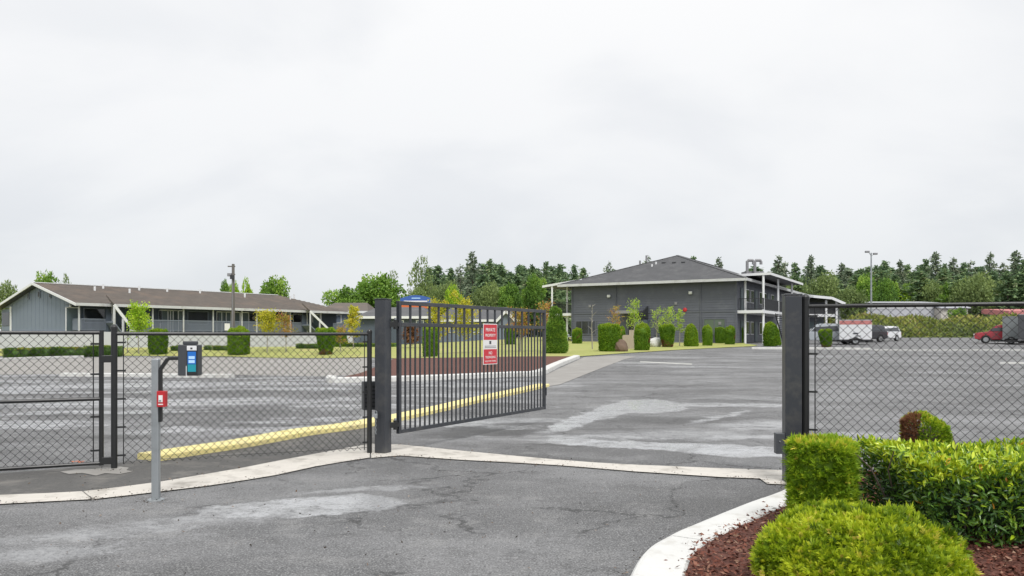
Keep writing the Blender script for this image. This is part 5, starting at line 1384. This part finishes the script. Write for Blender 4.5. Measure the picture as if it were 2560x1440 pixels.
rk = np.random.default_rng(77)
bx0, bx1, by = at(2125, 103), at(2700, 103), 103
n = 15000
ux = rk.random(n); uy = rk.random(n)
px_ = bx0+(bx1-bx0)*ux; py_ = by + 14*uy
hh = 1.44 + 2.75*np.sin(np.clip(uy*1.2, 0, 1)*math.pi/2)*(.85+.12*np.sin(px_*.9)+.1*np.sin(px_*.37+1))*np.clip(ux*18, .25, 1) 
p = np.column_stack([px_, py_, hh+rk.normal(0, .16, n)])
v, f = leaf_arrays(p, rk.normal(size=(n, 3))+[0, 0, .6], rk.normal(size=(n, 3))+[0, -.5, .6], rk.uniform(.3, .7, n), rk.uniform(.18, .4, n))
tone = np.clip(.30+.5*uy+.15*np.sin(px_*.5)+rk.normal(0, .18, n), 0, 1)
gm = MB(); NX = 40
for i in range(NX+1):
    x = bx0+(bx1-bx0)*i/NX
    for j in range(6):
        q_ = j/5; gm.v.append((x, by+14*q_, 1.40+2.65*math.sin(min(1, q_*1.2)*math.pi/2)*(.85+.12*math.sin(x*.9)+.1*math.sin(x*.37+1))*min(1, max(.25, i/NX*18))))
for i in range(NX):
    for j in range(5): gm.f.append((i*6+j, (i+1)*6+j, (i+1)*6+j+1, i*6+j+1)); gm.m.append(0)
o = obj('scrub_bank', quad_mesh('scrub_bank', v, f, tone, [M['bank']], extra=gm)); tag(o, 'olive green scrub covered bank at the back of the right lot', 'scrub', kind='stuff')

def wheel(parent, x, y, r_, wd):
    w = MB(); 
    w.tube([(x, y-wd/2, r_), (x, y-wd/2+.02, r_), (x, y+wd/2-.02, r_), (x, y+wd/2, r_)], [r_*.9, r_, r_, r_*.9], 20)
    o_ = w.build('wheel', M['tyre'], parent, base=(0, 0, 0))
    MB().tube([(x, y-wd/2-.012, r_), (x, y+wd/2+.012, r_)], r_*.62, 14).build('rim', M['rim'], o_, base=(0, 0, 0))
def extrude_profile(pts, w0, w1=None, zsplit=None):
    """side profile (x, z) given a width; points above zsplit lean in to w1"""
    mb = MB(); k = len(pts)
    wid = [w0 if (zsplit is None or z <= zsplit) else w1 for x, z in pts]
    mb.add([(x, -w/2, z) for (x, z), w in zip(pts, wid)] + [(x, w/2, z) for (x, z), w in zip(pts, wid)],
           [tuple(range(k)), tuple(reversed(range(k, 2*k)))] + [(i, k+i, k+(i+1) % k, (i+1) % k) for i in range(k)])
    return mb
def car(kind, label, cat, paint, px, ybot, rot, name, scale=1.0, Y=None):
    x, y = P(px, ybot) if Y is None else (at(px, Y), Y)
    t = thing(name, label, cat, (x, y, gz(x, y)), rot); t.scale = (scale,)*3
    def arch(cx, r_=.40): return [(cx+r_*math.cos(a), .33+r_*math.sin(a)) for a in [math.pi*(1-i/6) for i in range(7)]][::-1]
    B0 = (0, 0, 0)
    if kind == 'pickup':
        L = 5.4; f_, r_ = -1.75, 1.75
        body = [(-2.7, .45)] + [(-2.7, .95), (-2.55, 1.02), (-1.3, 1.08), (2.7, 1.08), (2.7, .45)] + arch(r_) + arch(f_)
        cab = [(-1.35, 1.07), (-.75, 1.72), (-.45, 1.78), (.85, 1.78), (1.15, 1.70), (1.25, 1.07)]
        glass = [(-1.22, 1.12), (-.72, 1.66), (.85, 1.68), (1.12, 1.12)]
    else:
        f_, r_ = -1.40, 1.40
        body = [(-2.3, .42), (-2.32, .80), (-2.2, .95), (-1.2, 1.06), (2.25, 1.06), (2.3, .42)] + arch(r_) + arch(f_)
        cab = [(-1.25, 1.05), (-.62, 1.60), (-.35, 1.68), (1.75, 1.66), (2.05, 1.55), (2.22, 1.05)]
        glass = [(-1.12, 1.10), (-.58, 1.56), (1.72, 1.58), (2.02, 1.10)]
    bo = extrude_profile(body, 1.82).build('body', M[paint], t, base=B0, bevel=.05)
    ca = extrude_profile(cab, 1.74, 1.45, 1.1).build('cabin', M[paint], t, base=B0, bevel=.05)
    for sg in (-1, 1):
        gl = MB(); k = len(glass)
        gl.add([(gx, sg*(.885 - (.155 if gz_ > 1.2 else 0)), gz_) for gx, gz_ in glass], [tuple(range(k))]); gl.build('side_window', M['glass'], ca, base=B0)
    x0, z0 = cab[0]; x1, z1 = cab[1]
    MB().add([(x0-.03+.06, -.76, z0+.05), (x0+.03, .76, z0+.05), (x1-.045, .66, z1-.05), (x1-.045, -.66, z1-.05)], [(0, 1, 2, 3)]).build('windscreen', M['glass'], ca, base=B0)
    x0, z0 = cab[-1]; x1, z1 = cab[-2]
    MB().add([(x0+.02, -.74, z0+.08), (x0+.02, .74, z0+.08), (x1+.03, .64, z1-.05), (x1+.03, -.64, z1-.05)], [(0, 1, 2, 3)]).build('rear_window', M['glass'], ca, base=B0)
    e = body[0][0]; e2 = 2.7 if kind == 'pickup' else 2.28
    for s_ in (-1, 1):
        MB().box(e-.03, e+.05, s_*.72-.14, s_*.72+.14, .72, .88).build('headlight', M['signwhite'], t, base=B0)
        MB().box(e2-.03, e2+.04, s_*.80-.08, s_*.80+.08, .72, .98).build('tail_light', M['red'], t, base=B0)
        for cx in (f_, r_): wheel(t, cx, s_*.80, .345, .23)
    MB().box(e-.10, e+.02, -.9, .9, .42, .62).build('bumper', M['chrome'], t, base=B0, bevel=.03)
    MB().box(e2-.02, e2+.10, -.9, .9, .42, .62).build('bumper', M['chrome'], t, base=B0, bevel=.03)
    MB().box(e2-.35 if kind == 'pickup' else -2, 2.2, -.7, .7, .30, .44).build('underbody', M['tyre'], t, base=B0)
    return t
car('pickup', 'silver pickup truck half hidden behind the right gate post', 'pickup', 'car_silver', 2062, 866, R(-14), 'pickup_truck', Y=70.5)
car('suv', 'dark car with a red tail light behind the white box trailer', 'car', 'car_dark', 2155, 862, R(20), 'parked_car', Y=77)
car('suv', 'white parked car right of the box trailer', 'car', 'car_white', 2206, 853, R(35), 'parked_car', .92, Y=82)
car('suv', 'red parked car behind the grey cargo trailer', 'car', 'car_red', 2508, 857, R(-28), 'parked_car', 1.0, Y=73)
def trailer(label, px0, px1, Y, ytop, zb, skin, stripe=None, rot=0, mark=True, axle=.5, dep=2.0):
    L = (px1-px0)*Y/FPX; x, y = at(px0, Y), Y; g_ = gz(x, y)
    t = thing('box_trailer', label, 'trailer', (x, y, g_), rot)
    h = zat(ytop, Y)-g_; B0 = (0, 0, 0)
    b_ = MB().box(0, L, 0, dep, zb, h).build('box', M[skin], t, base=B0, bevel=.05)
    if stripe: MB().box(.02, L-.02, -.012, -.003, h-.42, h-.10).build('stripe', M[stripe], b_, base=B0)
    if mark:
        MB().box(L*.42, L*.58, -.012, -.003, zb+h*.22, zb+h*.28).build('mark', M['box_grey'], b_, base=B0)
        MB().box(L*.50, L*.66, -.012, -.003, zb+h*.13, zb+h*.17).build('mark', M['box_grey'], b_, base=B0)
    for z_ in (zb, h-.04): MB().box(-.015, L+.015, -.016, -.004 if z_ > zb else -.002, z_-.02, z_+.05).build('edge_trim', M['chrome'], b_, base=B0)
    MB().box(-.9, L+.1, .2, dep-.2, zb-.16, zb-.02).build('chassis', M['tyre'], t, base=B0)
    for s_ in (.05, dep-.05): wheel(t, L*axle, s_, .33, .2)
    MB().box(L*axle-.48, L*axle+.48, -.10, .22, zb-.06, zb+.10).build('fender', M['tyre'], t, base=B0)
trailer('white box trailer with a red stripe behind the tall fence', 2098, 2173, 68, 799, .42, 'car_white', 'redroof', rot=R(-20))
trailer('grey cargo trailer standing before the red car', 2506, 2543, 70, 791, .38, 'greybox', mark=False, dep=3.2, rot=R(-32))
trailer('dark enclosed trailer at the right edge of the lot', 2545, 2640, 67.3, 786, .40, 'car_dark', mark=False, rot=R(-33))

# ---------------------------------------------------------------- poles and the far sign
x, y = at(583, 62), 62
lp_ = thing('light_pole', 'tall weathered wooden light pole before the long building', 'light pole', (x, y, 0))
MB().tube([(x, y, -.3), (x, y, 4), (x, y, zat(660, y))], [.15, .13, .11], 10).build('pole', M['pole'], lp_)
for z_, d_ in ((zat(666, y), .42), (zat(686, y), .34)):
    MB().bar((x-d_, y, z_), (x+.15, y, z_), .07, .09).build('crossarm', M['pole'], lp_)
MB().box(x-.42, x-.10, y-.16, y+.10, zat(687, y)-.12, zat(687, y)+.12).build('floodlight', M['chrome'], lp_, bevel=.02)
MB().box(x-.15, x+.15, y-.30, y-.12, zat(690, y)-.25, zat(690, y)+.05).build('junction_box', M['rail_dark'], lp_)
MB().tube([(x-.02, y-.14, .2), (x-.02, y-.14, zat(690, y))], .03, 6).build('conduit', M['chrome'], lp_)
x, y = at(2178, 112), 112
lp2 = thing('street_lamp', 'tall pale double headed lamp post before the conifers', 'street lamp', (x, y, 1.4))
MB().tube([(x, y, 1.3), (x, y, zat(632, y))], [.16, .09], 10).build('pole', M['galv'], lp2)
for sg, px in ((-1, 2168), (1, 2188)):
    hx, hz_ = at(px, y), zat(630 if sg < 0 else 635, y)
    MB().tube([(x, y, zat(640, y)), (x+(hx-x)*.5, y, hz_-.1), (hx, y, hz_)], .05, 6).build('arm', M['galv'], lp2)
    MB().box(hx-.28, hx+.28, y-.2, y+.2, hz_-.1, hz_+.16).build('lamp_head', M['chrome'], lp2, bevel=.04)
x, y = at(1040, 108), 108
bs = thing('roadside_sign', 'far blue and orange roadside sign above the top rail of the gate', 'sign', (x, y, 0))
x0, x1 = at(1001, y), at(1080, y); zt, zb = zat(738, y), zat(757, y)
sgm = MB(); npt = 12; pts = [(x0, zb), (x1, zb)] + [(x1-(x1-x0)*i/npt, zt-.45+.45*math.sin(math.pi*i/npt)) for i in range(npt+1)]
k = len(pts); sgm.add([(a, y-.25, b) for a, b in pts]+[(a, y+.25, b) for a, b in pts], [tuple(range(k)), tuple(reversed(range(k, 2*k)))]+[(i, k+i, k+(i+1) % k, (i+1) % k) for i in range(k)])
sgm.build('cabinet', M['signblue'], bs)
MB().box(x0+1.55, x1-1.55, y-.28, y-.252, zb+.55, zt-.35).build('panel', M['lcd_pale'], bs)
MB().box(x0+.5, x1-.6, y-.28, y-.252, zb+.10, zb+.28).build('panel', M['signwhite'], bs)
MB().box(x0, x1, y-.2, y+.2, zat(771, y), zat(763, y)).build('orange_cabinet', M['orange'], bs)
for xx in (x0+.7, x1-.7): MB().box(xx-.15, xx+.15, y-.15, y+.15, -.2, zb).build('leg', M['chrome'], bs)

# ================================================================== TREES IN THE BACKGROUND
def conifer_mesh(seed, dens=1.0, ragged=.2, droop=.25, gap=.0):
    r_ = np.random.default_rng(seed); pos = []; ax = []; L = []; W = []; tone = []
    nb = int(190*dens)
    for i in range(nb):
        h = .10 + .89*(i/nb)**.92
        reach = (.185*(1-h)**.78+.012)*r_.uniform(1-ragged*1.6, 1+ragged)
        if r_.random() < gap: continue
        th = r_.uniform(0, 6.283); d_ = np.array([math.cos(th), math.sin(th), -droop+.55*h*.6])
        m = max(5, int(26*reach/.15)); tb = r_.normal(0, .13)
        for j in range(m):
            s = (j+.6)/m
            c = np.array([0, 0, h]) + d_*reach*s + np.array([0, 0, -.02*s*s])
            pos.append(c+r_.normal(size=3)*.006); a_ = d_*.5+r_.normal(size=3)*.7+np.array([0, 0, -.05]); ax.append(a_)
            L.append(r_.uniform(.022, .048)); W.append(r_.uniform(.012, .025)); tone.append(.42+tb+.18*s+r_.normal(0, .13))
    pos = np.array(pos); ax = np.array(ax)
    v, f = leaf_arrays(pos, ax, r_.normal(size=pos.shape)+[0, 0, .4], np.array(L), np.array(W))
    return v, f, np.clip(np.array(tone), 0, 1)
CON = []
for sd_, dn, rg_, dr, gp_, mt in ((1, 1.35, .25, .30, 0, 'needle'), (2, 1.2, .35, .22, .05, 'needle'), (3, 1.0, .5, .30, .22, 'needle2'), (4, 1.45, .2, .35, 0, 'needle'), (5, .8, .55, .18, .30, 'needle2'), (6, 1.5, .3, .12, 0, 'needle'), (7, 1.1, .6, .40, .10, 'needle'), (8, 1.3, .45, .28, .05, 'needle2')):
    v, f, tn = conifer_mesh(sd_, dn, rg_, dr, gp_)
    CON.append(quad_mesh('conifer_crown', v, f, tn, [M[mt]]))
trunk_me = MB().tube([(0, 0, -.02), (0, 0, .5), (0, 0, .99)], [.014, .009, .002], 7)
tko = trunk_me.build('trunk', M['bark']); trunk_me = tko.data; bpy.data.objects.remove(tko)
rt = random.Random(12)
def conifer(px, ytop, Y, kind=None, width=1.0, label=None, group='conifers in the far wood'):
    x = at(px, Y); g_ = min(1.4, gz(x, Y))-.2; h = zat(ytop, Y)-g_
    t = thing('conifer_tree', label or 'dark conifer in the far wood behind the grounds', 'tree', (x, Y, g_), rt.uniform(0, 6.28), group)
    kk = rt.randrange(len(CON)) if kind is None else kind
    wd = width*rt.uniform(.9, 1.15)
    for nm, me in (('crown', CON[kk]), ('trunk', trunk_me)):
        o_ = obj(nm, me, t); o_.scale = (h*wd, h*wd, h)
    return t
named = {1182: 'tallest ragged conifer above the picket gate', 1225: 'dense dark conifer just right of the tallest one above the gate', 1365: 'pointed conifer beside the left eave of the grey building',
         1945: 'forked grey conifer right of the roof flues', 2030: 'tall ragged conifer above the right gate post', 2340: 'tall ragged conifer in the middle of the right hand wood',
         2475: 'tall grey conifer with a layered top near the right edge', 2542: 'tallest conifer at the right edge', 1798: 'conifer tip standing above the right slope of the grey roof',
         1522: 'lone conifer tip above the left slope of the grey roof', 1735: 'conifer tip just right of the roof peak', 1620: 'conifer tip just left of the roof peak'}
ORD = ['first', 'second', 'third', 'fourth', 'fifth', 'sixth', 'seventh', 'eighth', 'ninth', 'tenth', 'eleventh', 'twelfth', 'thirteenth', 'fourteenth', 'fifteenth', 'sixteenth']
CNT = {}
def skylabel(px):                                                   # counted from a landmark one can find
    if px > 2190: k_, tx = 'r', 'skyline conifer, %s in the row right of the double lamp post'
    elif px > 1900: k_, tx = 'm', 'skyline conifer, %s counted between the roof flues and the lamp post'
    elif px > 1380: k_, tx = 'b', 'conifer tip, %s of those over the left eave of the grey building'
    elif px > 1182: k_, tx = 'g', 'conifer, %s right of the tallest one above the picket gate'
    else: k_, tx = 'l', 'conifer, %s of those left of the tallest one above the gate'
    CNT[k_] = CNT.get(k_, 0)+1
    return tx % ORD[CNT[k_]-1]
for px, yt, Y, kd in sorted([(1182, 629, 150, 2), (1225, 648, 140, 0), (1252, 660, 150, 3), (1298, 664, 150, 3), (1330, 662, 155, 0), (1365, 652, 145, 1), (1435, 660, 160, 1), (1458, 668, 165, 1), (1395, 672, 158, 0),
                      (1522, 654, 165, 4), (1620, 640, 160, 4), (1735, 639, 160, 1), (1798, 643, 165, 2), (1127, 668, 165, 1), (1150, 662, 165, 4), (1108, 690, 160, 0), (1075, 705, 160, 3), (1275, 680, 140, 0), (1345, 676, 140, 3),
                      (1945, 638, 165, 2), (1962, 655, 160, 4), (1988, 655, 170, 1), (2028, 638, 165, 2), (2050, 662, 170, 1), (2103, 658, 170, 2), (2121, 668, 175, 1), (2153, 670, 170, 1),
                      (2190, 664, 165, 0), (2212, 650, 170, 1), (2250, 650, 165, 2), (2268, 660, 170, 1), (2286, 676, 165, 0), (2315, 646, 170, 1), (2340, 630, 165, 2), (2362, 660, 160, 0), (2382, 643, 170, 2),
                      (2409, 655, 170, 1), (2426, 652, 175, 4), (2455, 668, 160, 0), (2475, 630, 160, 2), (2508, 655, 165, 4), (2542, 627, 165, 2), (2560, 648, 160, 1), (2585, 650, 165, 1), (2620, 640, 165, 0)]):
    conifer(px, yt, Y, kd, 1.12, named.get(px) or skylabel(px))
for i in range(86):                                                # the rows behind that close the gaps
    px = 1080+i*18.5+rt.uniform(-8, 8)
    if px > 2660: break
    if 1420 < px < 1860: continue
    conifer(px, rt.uniform(658, 694), rt.uniform(172, 215), rt.choice((0, 3, 5, 6, 1, 7)), rt.uniform(1.3, 1.9), 'dark conifer filling the back of the far wood', 'conifers at the back of the wood')
for px, yt in ((1990, 700), (2085, 705), (2140, 700), (2205, 690), (2235, 700), (2300, 690), (2360, 690), (2395, 700), (2480, 690), (2520, 690), (2550, 695), (1120, 715), (1205, 700), (1240, 700), (1290, 700), (1320, 705), (1380, 705), (1060, 730)):
    conifer(px, yt-14, rt.uniform(135, 148), rt.choice((0, 3, 5, 6)), rt.uniform(1.6, 2.1), 'broad dark conifer along the front edge of the wood', 'conifers along the front of the wood')

def broad_mesh(seed, mat, n=7000, lobes=9, leaf=.05, squash=1.0, airy=.0):
    r_ = np.random.default_rng(seed)
    C = []; Rd = []
    for i in range(lobes):
        th = r_.uniform(0, 6.28); rr_ = r_.uniform(0, .30); C.append((rr_*math.cos(th), rr_*math.sin(th), r_.uniform(.40, .80))); Rd.append(r_.uniform(.14, .26))
    C.append((0, 0, .60)); Rd.append(.30)
    C = np.array(C); Rd = np.array(Rd); ids = r_.choice(len(C), n, p=Rd**2/np.sum(Rd**2))
    d_ = runit(r_, n); rad = Rd[ids]*(1-.40*r_.random(n)**2)
    p = C[ids]+d_*rad[:, None]*np.array([1, 1, .9*squash])
    p += .03*np.column_stack([lumps(p, r_, 8, 1, 14) for _ in range(3)])
    keep = r_.random(n) > airy*(lumps(p, r_, 8, 1, 8) > .3); p = p[keep]; d_ = d_[keep]; ids = ids[keep]; n = len(p)
    v, f = leaf_arrays(p, d_*.3+r_.normal(size=(n, 3)), d_*.4+r_.normal(size=(n, 3))+[0, 0, .3], leaf*r_.uniform(.6, 1.4, n), leaf*.65*r_.uniform(.6, 1.3, n))
    tone = np.clip(.45+.16*r_.normal(size=len(C))[ids]+.12*lumps(p, r_, 6, 1, 10)+r_.normal(0, .14, n), 0, 1)
    return quad_mesh('broad_crown', v, f, tone, [M[mat]])
def limbs_mesh(seed):
    r_ = np.random.default_rng(seed); m = MB(); m.tube([(0, 0, -.02), (.01, 0, .25), (0, .01, .6)], [.03, .022, .008], 8)
    for i in range(9):
        th = i*2.4; z = .22+.03*i; ln = r_.uniform(.18, .34)
        m.tube([(0, 0, z), (math.cos(th)*ln*.5, math.sin(th)*ln*.5, z+ln*.45), (math.cos(th)*ln, math.sin(th)*ln, z+ln*.7)], [.012, .008, .003], 5)
    o_ = m.build('trunk', M['bark']); me = o_.data; bpy.data.objects.remove(o_); return me
LIMB = limbs_mesh(3)
BRD = {'a': broad_mesh(51, 'decid', 7500, 10, .045), 'b': broad_mesh(52, 'decid', 7000, 8, .045), 'o': broad_mesh(53, 'decid2', 7000, 9, .045), 'l': broad_mesh(54, 'limetree', 5200, 8, .055), 'air': broad_mesh(55, 'decid2', 3600, 7, .045, airy=.75)}
def broad(kind, px, ytop, Y, wpx, label, ybase=845):
    x = at(px, Y); g_ = gz(x, Y)-.1; h = (zat(ytop, Y)-g_)*1.06; w = wpx*Y/FPX/.92
    t = thing('broadleaf_tree', label, 'tree', (x, Y, g_), rt.uniform(0, 6.28), 'broadleaf trees behind the buildings')
    for nm, me in (('crown', BRD[kind]), ('trunk', LIMB)):
        o_ = obj(nm, me, t); o_.scale = (w, w, h)
    return t
for a in [('o', 12, 698, 120, 62, 'dull green tree at the left edge behind the roofs'), ('a', 118, 690, 115, 92, 'bright green tree rising behind the gable peak'), ('air', 158, 690, 118, 40, 'thin grey tree right of the gable peak'),
          ('b', 563, 706, 130, 44, 'small green tree top left of the tall light pole'), ('l', 592, 712, 128, 36, 'light green tree top directly behind the tall light pole'), ('l', 622, 706, 128, 34, 'narrow light green tree top right of the light pole'),
          ('a', 680, 701, 130, 105, 'rounded green tree above the middle of the long brown roof'), ('b', 872, 722, 118, 120, 'low spreading green tree beyond the end of the long roof'), ('a', 942, 694, 122, 175, 'large bright green tree above the hinge gate post'),
          ('air', 978, 684, 135, 60, 'thin grey topped tree behind the large bright green one'), ('air', 1062, 650, 128, 86, 'tall airy olive tree left of the conifers'), ('o', 1050, 715, 124, 90, 'dull olive tree below the tall airy one'),
          ('l', 1142, 722, 120, 60, 'lime tinted tree behind the middle of the gate'), ('o', 1110, 700, 130, 80, 'olive tree behind the roadside sign'), ('b', 1335, 690, 132, 70, 'mid green tree among the conifers left of the grey building'),
          ('o', 2055, 680, 125, 100, 'pale olive tree rising behind the far covered wing'), ('b', 2165, 690, 145, 90, 'green tree around the foot of the lamp post'), ('o', 2125, 712, 125, 80, 'low olive tree left of the lamp post'),
          ('o', 2425, 680, 135, 105, 'large pale olive tree in front of the right hand conifers'), ('l', 2258, 728, 146, 105, 'lime green rounded tree above the white shed'), ('b', 2285, 705, 150, 50, 'narrow green tree behind the lime one'), ('o', 2003, 700, 140, 90, 'olive tree between the grey building and the pale olive one'), ('b', 2215, 700, 140, 80, 'mid green tree right behind the double lamp post'),
          ('o', 2335, 695, 142, 90, 'dull green tree left of the large pale olive tree'), ('b', 2375, 712, 140, 80, 'mid green tree touching the large pale olive tree'), ('o', 2480, 700, 142, 100, 'dull green tree right of the large pale olive tree'),
          ('b', 2535, 705, 140, 90, 'mid green tree above the red roofed shed'), ('o', 1215, 705, 128, 90, 'olive green tree at the foot of the tallest conifer'), ('b', 1280, 712, 126, 80, 'mid green tree left of the pointed conifer'), ('b', 2400, 772, 118, 60, 'small bright green bush tree beside the pale shed')]:
    broad(*a)
